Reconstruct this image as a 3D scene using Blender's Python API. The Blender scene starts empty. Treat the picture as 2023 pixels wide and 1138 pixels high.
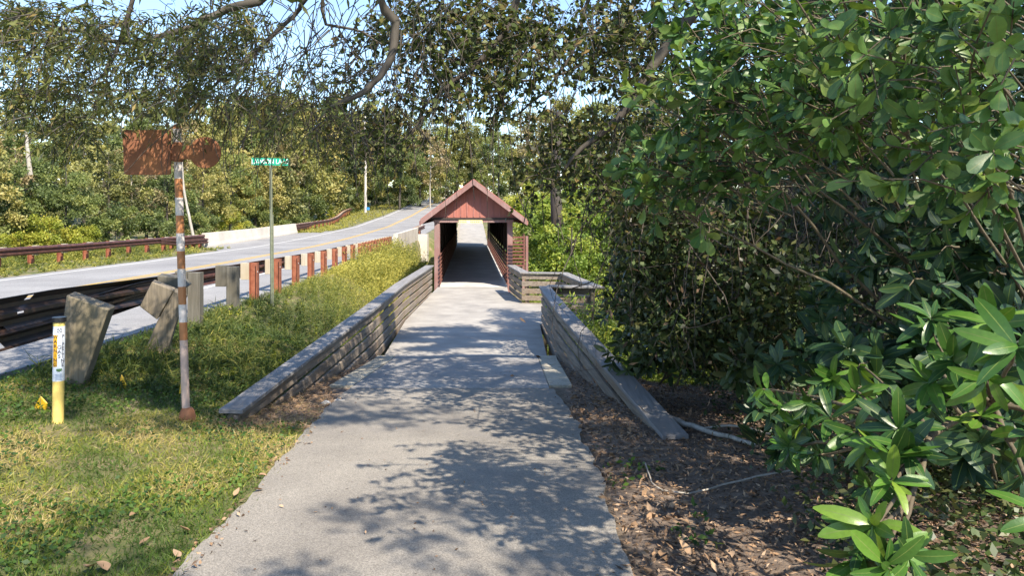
import bpy, math, random
import numpy as np
from mathutils import Vector
R = math.radians
rng = np.random.default_rng(7)
random.seed(7)
sc = bpy.context.scene
COL = sc.collection

# ------------------------------------------------------------------ camera, sky, sun
EYE = 2.5; F = 1450.0; CX = 1011.5; HY = 418.0        # focal length and horizon in photo pixels
cam = bpy.data.cameras.new("camera"); co = bpy.data.objects.new("camera", cam); COL.objects.link(co)
cam.sensor_width = 36; cam.lens = F/2023*36; cam.shift_y = -(569-HY)/2023
cam.clip_start = 0.05; cam.clip_end = 2000
co.location = (0, 0, EYE); co.rotation_euler = (R(90), 0, 0)
sc.camera = co
SUN_EL, SUN_AZ = R(47), math.atan2(0.52, -0.85)       # behind the camera, to the right
sdir = Vector((math.sin(SUN_AZ)*math.cos(SUN_EL), math.cos(SUN_AZ)*math.cos(SUN_EL), math.sin(SUN_EL)))
w = bpy.data.worlds.new("World"); sc.world = w; w.use_nodes = True
nt = w.node_tree; sky = nt.nodes.new("ShaderNodeTexSky"); sky.sky_type = 'NISHITA'
sky.sun_disc = False; sky.sun_elevation = SUN_EL; sky.sun_rotation = SUN_AZ; sky.air_density = 1.0; sky.dust_density = 0.3; sky.ozone_density = 2.5
nt.links.new(sky.outputs[0], nt.nodes["Background"].inputs[0]); nt.nodes["Background"].inputs[1].default_value = 0.15
sun = bpy.data.lights.new("sun", 'SUN'); so = bpy.data.objects.new("sun", sun); COL.objects.link(so)
sun.energy = 5.0; sun.angle = R(0.55); sun.color = (1.0, 0.89, 0.74)
so.rotation_euler = sdir.to_track_quat('Z', 'Y').to_euler()
sc.view_settings.view_transform = 'Standard'; sc.view_settings.look = 'None'
sc.view_settings.exposure = 1.1; sc.view_settings.gamma = 1
sc.cycles.max_bounces = 8; sc.cycles.transparent_max_bounces = 4

def P(px, py, Y):                       # a photo direction taken to a real distance
    return np.array([(px-CX)/F*Y, Y, EYE-(py-HY)/F*Y])

# ------------------------------------------------------------------ mesh helpers
def ss(a, b, x):
    t = np.clip((np.asarray(x, float)-a)/(b-a), 0, 1); return t*t*(3-2*t)
def nrm(v):
    return v/np.maximum(np.linalg.norm(v, axis=-1, keepdims=True), 1e-9)

def mesh_arr(name, V, Q, attrs=None, smooth=False):
    V = np.asarray(V, np.float32); Q = np.asarray(Q, np.int32)
    me = bpy.data.meshes.new(name); n, k = Q.shape
    me.vertices.add(len(V)); me.vertices.foreach_set("co", V.ravel())
    me.loops.add(n*k); me.loops.foreach_set("vertex_index", Q.ravel())
    me.polygons.add(n); me.polygons.foreach_set("loop_start", np.arange(0, n*k, k, dtype=np.int32))
    if smooth: me.polygons.foreach_set("use_smooth", np.ones(n, bool))
    for a, d in (attrs or {}).items():
        at = me.attributes.new(a, 'FLOAT', 'POINT'); at.data.foreach_set("value", np.asarray(d, np.float32))
    me.update(calc_edges=True); return me

def link(name, me, mat, parent=None, loc=None):
    o = bpy.data.objects.new(name, me); COL.objects.link(o)
    if mat is not None and me is not None:
        me.materials.clear(); me.materials.append(mat)
    if parent is not None:
        o.parent = parent
        if parent.type == 'EMPTY' or True:
            o.location = (0, 0, 0)
            if any(abs(c) > 1e-9 for c in parent.location) and loc is None:
                o.matrix_parent_inverse = parent.matrix_basis.inverted()
    if loc is not None: o.location = loc
    return o

class MB:
    """collects shapes and links them as one mesh"""
    def __init__(s): s.v = []; s.f = []; s.sm = []
    def add(s, V, Fs, smooth=False):
        b = len(s.v); s.v += [tuple(map(float, p)) for p in V]
        for f in Fs: s.f.append(tuple(int(i)+b for i in f)); s.sm.append(smooth)
        return s
    def box(s, c, d, ax=None):
        c = np.array(c, float); hx, hy, hz = np.array(d, float)/2
        A = np.eye(3) if ax is None else np.array(ax, float)
        V = [c+A[0]*i*hx+A[1]*j*hy+A[2]*k*hz for i in (-1, 1) for j in (-1, 1) for k in (-1, 1)]
        return s.add(V, [(0,1,3,2),(4,6,7,5),(0,4,5,1),(2,3,7,6),(0,2,6,4),(1,5,7,3)])
    def bar(s, a, b, wd, ht, up=(0,0,1)):    # box from a to b, section wd x ht
        a = np.array(a, float); b = np.array(b, float); d = b-a; L = np.linalg.norm(d); d = d/L
        u = np.array(up, float); sd = nrm(np.cross(d, u)); u2 = np.cross(sd, d)
        return s.box((a+b)/2, (L, wd, ht), (d, sd, u2))
    def prism(s, poly, ext):                 # polygon (3d points) extruded by vector
        poly = [np.array(p, float) for p in poly]; e = np.array(ext, float); n = len(poly)
        V = poly+[p+e for p in poly]
        return s.add(V, [tuple(range(n))[::-1], tuple(range(n, 2*n))]+[(i, (i+1) % n, n+(i+1) % n, n+i) for i in range(n)])
    def tube(s, pts, rad, k=8, cap=True):
        V, Q = tube(pts, rad, k); s.add(V, Q, True)
        if cap: s.add([V[i] for i in range(k)], [tuple(range(k))[::-1]]); s.add([V[len(V)-k+i] for i in range(k)], [tuple(range(k))])
        return s
    def build(s, name, mat, parent=None, bevel=0):
        me = bpy.data.meshes.new(name); me.from_pydata(s.v, [], s.f); me.update()
        me.polygons.foreach_set("use_smooth", np.array(s.sm, bool))
        o = link(name, me, mat, parent)
        if bevel:
            m = o.modifiers.new("bevel", 'BEVEL'); m.width = bevel; m.segments = 1; m.limit_method = 'ANGLE'
        return o

def tube(pts, rad, k=6):
    pts = np.asarray(pts, float); n = len(pts)
    rad = np.broadcast_to(np.asarray(rad, float), (n,))
    T = nrm(np.gradient(pts, axis=0)); up = np.array([0.31, 0.52, 0.79])
    A = nrm(np.cross(T, up)); B = np.cross(T, A)
    a = np.linspace(0, 2*np.pi, k, endpoint=False)
    V = (pts[:, None]+rad[:, None, None]*(np.cos(a)[None, :, None]*A[:, None]+np.sin(a)[None, :, None]*B[:, None])).reshape(-1, 3)
    i = np.arange(n-1)[:, None]*k; j = np.arange(k)[None]; j2 = (j+1) % k
    Q = np.stack([i+j, i+j2, i+k+j2, i+k+j], -1).reshape(-1, 4)
    return V, Q
def tubes_mesh(name, paths, k=5):
    Vs, Qs, b = [], [], 0
    for pts, rad in paths:
        V, Q = tube(pts, rad, k); Vs.append(V); Qs.append(Q+b); b += len(V)
    return mesh_arr(name, np.concatenate(Vs), np.concatenate(Qs), smooth=True)
def curve(pts, n=12, jit=0.0):
    """smooth polyline through points"""
    pts = np.asarray(pts, float); m = len(pts); t = np.linspace(0, m-1, n)
    p = np.vstack([2*pts[0]-pts[1], pts, 2*pts[-1]-pts[-2]]); out = []
    for x in t:
        i = min(int(x), m-2); u = x-i; a, b, c, d = p[i], p[i+1], p[i+2], p[i+3]
        out.append(.5*((2*b)+(-a+c)*u+(2*a-5*b+4*c-d)*u*u+(-a+3*b-3*c+d)*u**3))
    out = np.array(out)
    if jit: out[1:-1] += rng.normal(0, jit, out[1:-1].shape)
    return out

def leaf_quads(Pt, D, N, L, W, mid=.45, fold=.12):
    n = len(Pt); D = nrm(D); S = nrm(np.cross(D, N)); N2 = np.cross(S, D)
    L = np.broadcast_to(L, (n,))[:, None]; W = np.broadcast_to(W, (n,))[:, None]
    V = np.stack([Pt, Pt+D*L*mid+S*W/2+N2*W*fold, Pt+D*L-N2*W*fold, Pt+D*L*mid-S*W/2+N2*W*fold], 1).reshape(-1, 3)
    return V, np.arange(4*n).reshape(-1, 4)
def leaves_mesh(name, Pt, D, N, L, W, rnd, **k):
    V, Q = leaf_quads(Pt, D, N, L, W, **k)
    return mesh_arr(name, V, Q, {"rnd": np.repeat(np.clip(rnd, 0, 1), 4)})
LT = np.array([0, .12, .3, .5, .72, .9, 1.0])
def big_leaves(name, Pt, D, N, L, W, rnd, shape='ell', droop=.25, fold=.22):
    n = len(Pt); D = nrm(D); S = nrm(np.cross(D, N)); N2 = np.cross(S, D)
    wv = {'ell': np.array([.07, .42, .82, 1, .92, .58, .14]), 'obo': np.array([.06, .3, .6, .9, 1, .78, .22]),
          'rnd': np.array([.1, .8, 1, .95, .7, .35, .02])}[shape]
    L = np.broadcast_to(L, (n,)); W = np.broadcast_to(W, (n,)); dr = droop*rng.uniform(-.3, 1.8, n); fo = fold*rng.uniform(.4, 1.5, n)
    wav = rng.uniform(-.12, .12, (n, 7, 2))
    rows = []
    for i, t in enumerate(LT):
        c = Pt+D*(L*t)[:, None]-N2*(L*dr*t*t)[:, None]
        h = (W*wv[i]/2)[:, None]
        lf = c+S*h+N2*h*(fo+wav[:, i, 0])[:, None]; rt = c-S*h+N2*h*(fo+wav[:, i, 1])[:, None]
        rows.append(np.stack([lf, c, rt], 1))
    V = np.stack(rows, 1).reshape(n, 21, 3)
    q = [(r*3+c, r*3+c+1, r*3+c+4, r*3+c+3) for r in range(6) for c in range(2)]
    Q = (np.array(q)[None]+21*np.arange(n)[:, None, None]).reshape(-1, 4)
    lr = np.tile(np.repeat(LT, 3), n); mr = np.tile(np.array([1, 0, 1]*7), n)
    return mesh_arr(name, V.reshape(-1, 3), Q, {"rnd": np.repeat(np.clip(rnd, 0, 1), 21), "along": lr, "edge": mr}, smooth=True)
def rand_dir(n, zbias=0.0, zs=1.0):
    d = rng.normal(size=(n, 3)); d[:, 2] = d[:, 2]*zs+zbias; return nrm(d)

def tag(o, label=None, cat=None, group=None, kind=None):
    for k, v in (("label", label), ("category", cat), ("group", group), ("kind", kind)):
        if v: o[k] = v
    return o
def empty(name, loc, label, cat, group=None):
    o = bpy.data.objects.new(name, None); COL.objects.link(o); o.location = loc; o.empty_display_size = .2
    return tag(o, label, cat, group)
def copy_tree(o, parent=None):
    c = o.copy(); COL.objects.link(c)
    if parent is not None: c.parent = parent
    for ch in [x for x in o.children]: copy_tree(ch, c)
    return c

# ------------------------------------------------------------------ materials
def newmat(name):
    m = bpy.data.materials.new(name); m.use_nodes = True
    t = m.node_tree; return m, t, t.nodes["Principled BSDF"]
def nd(t, typ, **kw):
    n = t.nodes.new(typ)
    for k, v in kw.items():
        if k.startswith('i_'): n.inputs[k[2:].replace('_', ' ')].default_value = v
        else: setattr(n, k, v)
    return n
def ramp(t, fac, stops, interp='LINEAR'):
    r = nd(t, "ShaderNodeValToRGB"); r.color_ramp.interpolation = interp
    e = r.color_ramp.elements; e.remove(e[1])
    for k, (p, c) in enumerate(stops):
        x = e[0] if k == 0 else e.new(p)
        x.position = p; x.color = (*c, 1) if len(c) == 3 else c
    if fac is not None: t.links.new(fac, r.inputs[0])
    return r
def noise(t, scale, detail=4, rough=.6, coord='Object', mp=None):
    tc = nd(t, "ShaderNodeTexCoord"); n = nd(t, "ShaderNodeTexNoise"); n.inputs['Scale'].default_value = scale
    n.inputs['Detail'].default_value = detail; n.inputs['Roughness'].default_value = rough
    src = tc.outputs[coord]
    if mp:
        m = nd(t, "ShaderNodeMapping"); m.inputs['Scale'].default_value = mp; t.links.new(src, m.inputs[0]); src = m.outputs[0]
    t.links.new(src, n.inputs['Vector']); return n.outputs['Fac']
def mix(t, fac, a, b, mode='MIX'):
    m = nd(t, "ShaderNodeMix", data_type='RGBA', blend_type=mode)
    for s, v in ((m.inputs[0], fac), (m.inputs[6], a), (m.inputs[7], b)):
        if hasattr(v, 'links') or isinstance(v, bpy.types.NodeSocket): t.links.new(v, s)
        elif isinstance(v, (int, float)): s.default_value = v
        else: s.default_value = (*v, 1)
    return m.outputs[2]
def bump(t, b, h, strength=.3, dist=.01):
    n = nd(t, "ShaderNodeBump"); n.inputs['Strength'].default_value = strength; n.inputs['Distance'].default_value = dist
    t.links.new(h, n.inputs['Height']); t.links.new(n.outputs[0], b.inputs['Normal'])
def attr(t, a):
    n = nd(t, "ShaderNodeAttribute", attribute_name=a); return n.outputs['Fac']

def leaf_mat(name, stops, trans=.35, rough=.5, tcol=None, spec=.35, vein=False, vary=0.0):
    m, t, b = newmat(name); fac = attr(t, "rnd")
    if vary:                                    # each tree its own tone
        oi = nd(t, "ShaderNodeObjectInfo"); mr = nd(t, "ShaderNodeMapRange"); t.links.new(oi.outputs['Random'], mr.inputs[0]); mr.inputs[3].default_value = -vary; mr.inputs[4].default_value = vary
        ad = nd(t, "ShaderNodeMath", operation='ADD'); t.links.new(fac, ad.inputs[0]); t.links.new(mr.outputs[0], ad.inputs[1]); fac = ad.outputs[0]
    c = ramp(t, fac, stops).outputs[0]
    if vein:
        e = attr(t, "edge"); f = nd(t, "ShaderNodeMath", operation='LESS_THAN'); t.links.new(e, f.inputs[0]); f.inputs[1].default_value = .055
        c = mix(t, f.outputs[0], c, (.15, .21, .05))
        ns = noise(t, 60, 3); c = mix(t, .25, c, ramp(t, ns, [(.35, (.3, .3, .3)), (.7, (1, 1, 1))]).outputs[0], 'MULTIPLY')
        bump(t, b, noise(t, 90, 3), .12, .004)
    t.links.new(c, b.inputs['Base Color']); b.inputs['Roughness'].default_value = rough
    b.inputs['Specular IOR Level'].default_value = spec
    tr = nd(t, "ShaderNodeBsdfTranslucent")
    t.links.new(mix(t, 1.0, c, tcol or (1.0, 1.0, .45), 'MULTIPLY'), tr.inputs[0])
    ms = nd(t, "ShaderNodeMixShader"); ms.inputs[0].default_value = trans
    t.links.new(b.outputs[0], ms.inputs[1]); t.links.new(tr.outputs[0], ms.inputs[2])
    t.links.new(ms.outputs[0], t.nodes["Material Output"].inputs[0]); return m
def wood_mat(name, c1, c2, mp, c3=None):
    m, t, b = newmat(name); n = noise(t, 9, 5, .65, mp=mp); n2 = noise(t, 1.3, 3)
    c = ramp(t, n, [(.3, c1), (.65, c2)]).outputs[0]
    c = mix(t, ramp(t, n2, [(.45, (0, 0, 0)), (.7, (1, 1, 1))]).outputs[0], c, c3 or c1)
    t.links.new(c, b.inputs['Base Color']); b.inputs['Roughness'].default_value = .8; bump(t, b, n, .5, .006); return m
def speck_mat(name, stops, scale, big, rough=.9, bs=.4, stain=None):
    m, t, b = newmat(name); tc = nd(t, "ShaderNodeTexCoord"); v = nd(t, "ShaderNodeTexVoronoi"); v.inputs['Scale'].default_value = scale
    t.links.new(tc.outputs['Object'], v.inputs['Vector'])
    sp = nd(t, "ShaderNodeSeparateColor"); t.links.new(v.outputs['Color'], sp.inputs[0])
    c = ramp(t, sp.outputs[0], stops).outputs[0]
    n = noise(t, big, 5); c = mix(t, 1.0, c, ramp(t, n, [(.3, (.72, .71, .7)), (.7, (1.1, 1.09, 1.06))]).outputs[0], 'MULTIPLY')
    if stain:
        c = mix(t, ramp(t, noise(t, stain[0], 5), [(stain[1], (0, 0, 0)), (stain[1]+.14, (.7, .7, .7))]).outputs[0], c, stain[2])
    t.links.new(c, b.inputs['Base Color']); b.inputs['Roughness'].default_value = rough; bump(t, b, v.outputs['Distance'], bs, .004); return m
def rust_mat(name, a, bcol, c3, scale=6, metallic=0.0, rough=.75):
    m, t, b = newmat(name); n = noise(t, scale, 6, .65)
    c = ramp(t, n, [(.3, a), (.5, bcol), (.72, c3)]).outputs[0]
    t.links.new(c, b.inputs['Base Color']); b.inputs['Roughness'].default_value = rough; b.inputs['Metallic'].default_value = metallic
    bump(t, b, noise(t, 60, 4), .15, .003); return m
def plain(name, c, rough=.6, var=.25, scale=8):
    m, t, b = newmat(name); n = noise(t, scale, 4)
    k = ramp(t, n, [(.3, (1-var,)*3), (.7, (1, 1, 1))]).outputs[0]
    t.links.new(mix(t, 1.0, c, k, 'MULTIPLY'), b.inputs['Base Color']); b.inputs['Roughness'].default_value = rough; return m

M = {}
M['asphalt_path'] = speck_mat('asphalt_path', [(0, (.15, .14, .124)), (.5, (.245, .228, .202)), (1, (.335, .31, .275))], 180, 1.1, stain=(.9, .6, (.17, .16, .15)))
M['concrete'] = speck_mat('concrete', [(0, (.29, .28, .26)), (1, (.37, .355, .335))], 160, 1.6, bs=.1, stain=(.7, .58, (.22, .212, .2)))
M['floor'] = speck_mat('tunnel_floor', [(0, (.46, .46, .45)), (1, (.56, .55, .54))], 120, 1.2, bs=.1)
M['slab'] = speck_mat('concrete_slab', [(0, (.2, .2, .195)), (.6, (.3, .29, .28)), (1, (.4, .38, .36))], 120, 1.4, bs=.2, stain=(1.1, .56, (.18, .175, .17)))
M['strip'] = speck_mat('concrete_strip', [(0, (.34, .32, .26)), (1, (.5, .47, .39))], 70, 4, bs=.3, stain=(5, .58, (.16, .15, .1)))
M['parapet'] = speck_mat('pale_concrete', [(0, (.5, .46, .4)), (1, (.62, .58, .51))], 30, .5, bs=.1, stain=(.5, .62, (.4, .36, .3)))
M['road'] = speck_mat('road_asphalt', [(0, (.2, .2, .205)), (1, (.31, .31, .315))], 60, .35, bs=.2, stain=(.25, .58, (.15, .15, .16)))
M['white_line'] = plain('white_line', (.6, .6, .58), .7, .3, 3)
M['yellow_line'] = plain('yellow_line', (.6, .38, .05), .7, .3, 3)
M['seam'] = plain('dark_seam', (.06, .055, .05), .9)
M['rail_wood'] = wood_mat('weathered_wood', (.085, .068, .052), (.29, .245, .195), (1.6, .10, 2.4), (.20, .14, .09))
M['cap_wood'] = wood_mat('weathered_cap', (.13, .128, .13), (.27, .262, .258), (2.2, .10, 2.2), (.2, .185, .17))
M['post_wood'] = wood_mat('weathered_post', (.10, .085, .058), (.24, .20, .145), (3.2, 3.2, .14), (.16, .135, .08))
M['grey_wood'] = wood_mat('grey_post', (.06, .056, .045), (.15, .14, .115), (3, 3, .14), (.10, .09, .065))
M['block_wood'] = wood_mat('pale_block', (.32, .28, .21), (.46, .42, .34), (2.4, 2.4, .14), (.38, .32, .22))
M['rail_steel'] = rust_mat('weathering_steel', (.035, .016, .014), (.075, .03, .022), (.14, .06, .04), 5, 0, .55)
M['post_steel'] = rust_mat('rust_post', (.16, .05, .028), (.25, .085, .045), (.32, .13, .07), 7)
M['rail_dark'] = rust_mat('shaded_steel', (.02, .015, .014), (.04, .026, .02), (.09, .045, .03), 6, .2, .45)  # dark rust steel of the near rail end, tree shade put into its colour
M['bolt'] = plain('bolt_zinc', (.5, .5, .5), .4)
M['sign_rust'] = rust_mat('sheet_rust', (.20, .08, .042), (.25, .105, .05), (.32, .145, .06), 5)
M['sign_green'] = plain('sign_green', (.0, .32, .2), .4, .1)
M['sign_white'] = plain('sign_white', (.85, .88, .86), .5, .05)
M['galv'] = plain('green_post', (.17, .19, .13), .6, .3, 20)
M['red_wood'] = wood_mat('red_siding', (.26, .085, .06), (.40, .15, .115), (4.5, 4.5, .14), (.31, .12, .095))
M['red_trim'] = wood_mat('red_trim', (.25, .095, .08), (.36, .16, .14), (1.2, 1.2, .6), (.29, .12, .1))
M['post_pink'] = wood_mat('faded_red_post', (.19, .115, .105), (.30, .19, .175), (2.5, 2.5, .15), (.22, .105, .09))
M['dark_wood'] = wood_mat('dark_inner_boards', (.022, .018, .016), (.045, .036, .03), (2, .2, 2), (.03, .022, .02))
M['brown_slat'] = wood_mat('brown_slat', (.12, .04, .03), (.2, .08, .055), (2, .15, 2), (.15, .055, .04))
M['yellow_tube'] = plain('yellow_plastic', (.74, .57, .17), .4, .2, 12)
M['black_cap'] = plain('black_cap', (.015, .015, .018), .4)
M['sticker'] = plain('white_sticker', (.72, .78, .86), .4, .1)
M['orange_stk'] = plain('orange_sticker', (.85, .45, .02), .4, .1)
M['ink'] = plain('dark_ink', (.02, .02, .06), .5)
M['flag'] = plain('yellow_flag', (.8, .5, .02), .5, .15)
M['wire'] = plain('steel_wire', (.2, .2, .2), .5)
M['rock'] = speck_mat('limestone', [(0, (.4, .4, .39)), (1, (.58, .57, .55))], 40, 6)
M['bark'] = wood_mat('bark', (.022, .018, .015), (.085, .072, .058), (1.5, 1.5, .5), (.09, .08, .06))
M['bark_pale'] = wood_mat('pale_bark', (.22, .2, .17), (.42, .39, .34), (1.5, 1.5, .4), (.3, .27, .22))
M['bark_dark'] = wood_mat('dark_bark', (.025, .02, .017), (.07, .058, .048), (1.5, 1.5, .5), (.05, .04, .033))
M['stem'] = wood_mat('brown_stem', (.05, .042, .026), (.14, .115, .07), (6, 6, 2), (.085, .065, .04))
M['vine'] = wood_mat('dry_vine', (.03, .026, .02), (.11, .088, .066), (3, 3, 1), (.055, .045, .034))
M['blue'] = plain('blue_sign', (.04, .25, .6), .5)
M['pole_wood'] = wood_mat('pole_wood', (.4, .37, .33), (.55, .52, .47), (2, 2, .1))
G = lambda *s: [(i/(len(s)-1), c) for i, c in enumerate(s)]
M['lf_olive'] = leaf_mat('leaf_olive', G((.085, .095, .04), (.19, .20, .07), (.31, .30, .095), (.42, .36, .13)), .35, vary=.26)
M['lf_green'] = leaf_mat('leaf_green', G((.06, .085, .035), (.13, .175, .06), (.21, .25, .075), (.33, .33, .10)), .38, vary=.26)
M['lf_bright'] = leaf_mat('leaf_bright', G((0.088, 0.138, 0.025), (0.163, 0.250, 0.044), (0.275, 0.350, 0.056), (0.400, 0.400, 0.075)), .4, vary=.26)
M['lf_yellow'] = leaf_mat('leaf_yellow', G((.10, .14, .02), (.23, .27, .035), (.35, .36, .05), (.42, .35, .06)), .35, vary=.26)
M['lf_pine'] = leaf_mat('leaf_pine', G((.08, .11, .045), (.17, .20, .065), (.26, .27, .08), (.34, .31, .11)), .25, vary=.26)
M['lf_brown'] = leaf_mat('leaf_greybrown', G((.11, .095, .06), (.22, .18, .10), (.29, .25, .12), (.34, .26, .15)), .25, vary=.26)
M['lf_oak'] = leaf_mat('leaf_willow_oak', G((.04, .052, .022), (.095, .12, .036), (.18, .195, .055), (.30, .22, .09)), .34, .45)
M['lf_vine'] = leaf_mat('leaf_vine', G((.018, .025, .010), (.052, .076, .02), (.11, .14, .033), (.22, .15, .055)), .25, .5)
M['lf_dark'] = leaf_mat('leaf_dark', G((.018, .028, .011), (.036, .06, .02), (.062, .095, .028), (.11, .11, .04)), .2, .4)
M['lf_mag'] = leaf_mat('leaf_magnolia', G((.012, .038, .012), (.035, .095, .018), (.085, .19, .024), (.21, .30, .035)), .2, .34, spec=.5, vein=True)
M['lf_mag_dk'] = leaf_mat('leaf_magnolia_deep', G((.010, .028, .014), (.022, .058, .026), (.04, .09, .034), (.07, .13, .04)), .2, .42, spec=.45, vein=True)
M['lf_bay'] = leaf_mat('leaf_bay', G((.028, .07, .028), (.07, .155, .045), (.13, .24, .055), (.27, .32, .065)), .32, .42, spec=.5, vein=True)
M['lf_dead'] = leaf_mat('leaf_dead', G((.055, .04, .03), (.18, .12, .08), (.33, .21, .12), (.44, .32, .22)), .15, .8, (1, .8, .5), .2)
M['grass'] = leaf_mat('grass_blade', G((.06, .11, .02), (.145, .205, .032), (.33, .31, .06), (.55, .43, .22)), .35, .6)
M['clover'] = leaf_mat('clover_leaf', G((.025, .06, .016), (.05, .11, .022), (.10, .18, .03), (.16, .22, .04)), .35, .5)
M['weed'] = leaf_mat('weed_leaf', G((.05, .08, .025), (.10, .145, .035), (.24, .25, .055), (.50, .45, .10)), .38, .6)

# ------------------------------------------------------------------ terrain shape
RY = [-20, 7, 16, 30, 45, 55, 65, 80, 105, 140, 220, 700]; RZ = [.85, .75, .56, .42, .35, .42, .57, .85, 1.9, 3.75, 7.5, 16]
rz = lambda y: np.interp(y, RY, RZ)
rx = lambda y: -11.3-.0364*(np.asarray(y, float)-20)          # centre line of the road
def pz(y):                                                     # the foot path and deck
    y = np.asarray(y, float)
    near = np.interp(y, [-20, 1.5, 2.5, 12.3, 13.0], [.78, .75, .73, .014, 0.0])
    far = np.interp(y, [54, 60, 72, 100, 140, 220, 700], [0, .15, .9, 2.0, 4.0, 7.6, 16])
    return np.where(y < 40, near, far)
TX = lambda y: -1.29-.056*(np.asarray(y, float)-24.66)          # axis of the covered bridge
def H(x, y):
    x = np.asarray(x, float); y = np.asarray(y, float)
    p = pz(y); r = rz(y)-.03
    rav = ss(13, 22, y)*(1-ss(56, 74, y))
    c = p-.02-.35*ss(12.4, 13.4, y)*(1-ss(60, 76, y))-1.7*rav
    # right side
    k = ss(.9, 3.2, x-.0*y); cr = c-k*(1.1*ss(9, 15, y)*(1-ss(60, 90, y)))+ss(3, 9, x)*.25*(1-ss(8, 14, y))+ss(9, 40, x)*2.2
    cr = cr+.05*np.sin(x*2.1+y*.7)*k
    # left side: bank up to the road
    edge = np.minimum(rx(y)+5.55, -3.6)
    win = ss(40, 42.4, y)*(1-ss(56, 59, y))
    t = ss(0, 1, (x-edge)/((-2.3-edge)*(1-.96*win)))
    t = np.where(x < edge, 0, np.where(x > -2.3, 1, t))
    z = np.where(x > -2.3, cr, r+(cr-r)*t)
    rav2 = np.where(x < rx(y)-6.8, 1, 0)*(ss(rx(y)-6.8-6, rx(y)-6.8, x)*0+1)
    q = np.clip((rx(y)-6.8-x)/8, 0, 1)
    z = z-rav2*1.0*q*q*(3-2*q)+ss(30, 90, -x)*5*rav2
    z = z+.018*np.sin(3.1*x+1.7*y)*np.sin(2.3*y-1.1*x)*np.where((x > -2.3) & (x < .9), 0, 1)
    rd = (x > rx(y)-4.2) & (x < rx(y)+5.4)
    return np.where(rd, rz(y)-.10, z)

xs = np.unique(np.concatenate([-np.geomspace(20, 600, 26), np.linspace(-20, -7, 53), np.arange(-7, 4, .11), np.linspace(4, 20, 60), np.geomspace(20, 600, 26)]))
ys = np.unique(np.concatenate([np.linspace(-60, 0, 25), np.arange(0, 28, .14), np.linspace(28, 80, 90), np.geomspace(80, 1500, 50)]))
X, Yg = np.meshgrid(xs, ys); Z = H(X, Yg)
nx, ny = len(xs), len(ys)
i = (np.arange(ny-1)[:, None]*nx+np.arange(nx-1)[None]).ravel()
Q = np.stack([i, i+1, i+nx+1, i+nx], 1)
lit = ss(.3, .7, X)*(1-ss(14, 18, Yg))+ss(2.5, 4, X)*(1-ss(18, 22, Yg)); lit = np.clip(lit+ss(-2.85, -2.55, X)*(X < 0)*ss(7, 7.7, Yg)*(1-ss(12.7, 13, Yg)), 0, 1)
me = mesh_arr('ground', np.stack([X, Yg, Z], -1).reshape(-1, 3), Q, {"litter": lit.ravel()}, True)
m, t, b = newmat('ground_soil')
g = ramp(t, noise(t, 1.4, 6, .65), [(.32, (.05, .075, .02)), (.47, (.11, .12, .035)), (.6, (.2, .165, .085)), (.75, (.3, .24, .16))]).outputs[0]
l = ramp(t, noise(t, 9, 7, .75), [(.3, (.05, .038, .03)), (.48, (.14, .105, .08)), (.62, (.25, .19, .14)), (.76, (.5, .44, .38))]).outputs[0]
t.links.new(mix(t, attr(t, "litter"), g, l), b.inputs['Base Color']); b.inputs['Roughness'].default_value = .95
bump(t, b, noise(t, 30, 6, .7), .8, .03)
tag(link('ground', me, m), kind='structure')

def strip(name, mat, yv, left, right, z, skirt=.08, n=2, kind='structure'):
    """a sheet laid along y between two edge lines, with skirts"""
    mb = MB(); L = [np.array([left[i], yv[i], z[i]]) for i in range(len(yv))]; Rr = [np.array([right[i], yv[i], z[i]]) for i in range(len(yv))]
    V = []; 
    for a, c in zip(L, Rr): V += [a-np.array([0, 0, skirt]), a, c, c-np.array([0, 0, skirt])]
    Fs = []
    for k in range(len(yv)-1):
        for j in range(3): Fs.append((4*k+j, 4*k+j+1, 4*k+4+j+1, 4*k+4+j))
    n4 = 4*(len(yv)-1); Fs += [(0, 3, 2, 1), (n4, n4+1, n4+2, n4+3)]
    mb.add(V, [f[::-1] for f in Fs]); o = mb.build(name, mat)
    if kind: o['kind'] = kind
    return o
# foot path: asphalt, slab, deck
yv = np.arange(-8, 9.401, .1); yv[-1] = 9.4
ln = np.interp(yv, [-8, 3.78, 5.44, 8.37, 9.4], [-1.5, -1.70, -1.84, -2.06, -2.08]); rn = np.interp(yv, [-8, 3.78, 5.44, 8.37, 9.4], [.55, .61, .67, .62, .5])
jl = np.convolve(rng.normal(0, .05, len(yv)+8), np.ones(5)/5, 'same')[4:-4]; jr = np.convolve(rng.normal(0, .05, len(yv)+8), np.ones(5)/5, 'same')[4:-4]
strip('path', M['asphalt_path'], yv, ln+jl, rn+jr, pz(yv)+.004)
yv = np.array([9.415, 10.5, 11.5, 12.3, 12.655]); strip('path_slab', M['slab'], yv, np.interp(yv, [9.4, 12.7], [-2.08, -2.0]), np.interp(yv, [9.4, 12.7], [.48, .44]), pz(yv)+.008)
strip('path_seam', M['seam'], np.array([9.402, 9.413]), np.array([-2.07]*2), np.array([.48]*2), pz([9.402, 9.413])-.004, .05)
for s, side, zz in ((-1, 'left', 0), (1, 'right', 0)):
    yv = np.array([9.6, 10.5, 11.5, 12.3, 12.64]); 
    e = np.interp(yv, [9.4, 12.7], [-2.09, -2.01]) if s < 0 else np.interp(yv, [9.4, 12.7], [.49, .45])
    w_ = .30
    o = strip('concrete_strip', M['strip'], yv, e-w_ if s < 0 else e, e if s < 0 else e+w_, pz(yv)+.014, .1, kind=None)
    tag(o, 'sunlit pale tan concrete strip beside the slab at the foot of the left rail' if s < 0 else 'shaded grey concrete strip strewn with leaf bits beside the slab at the right rail', 'concrete strip')
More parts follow.
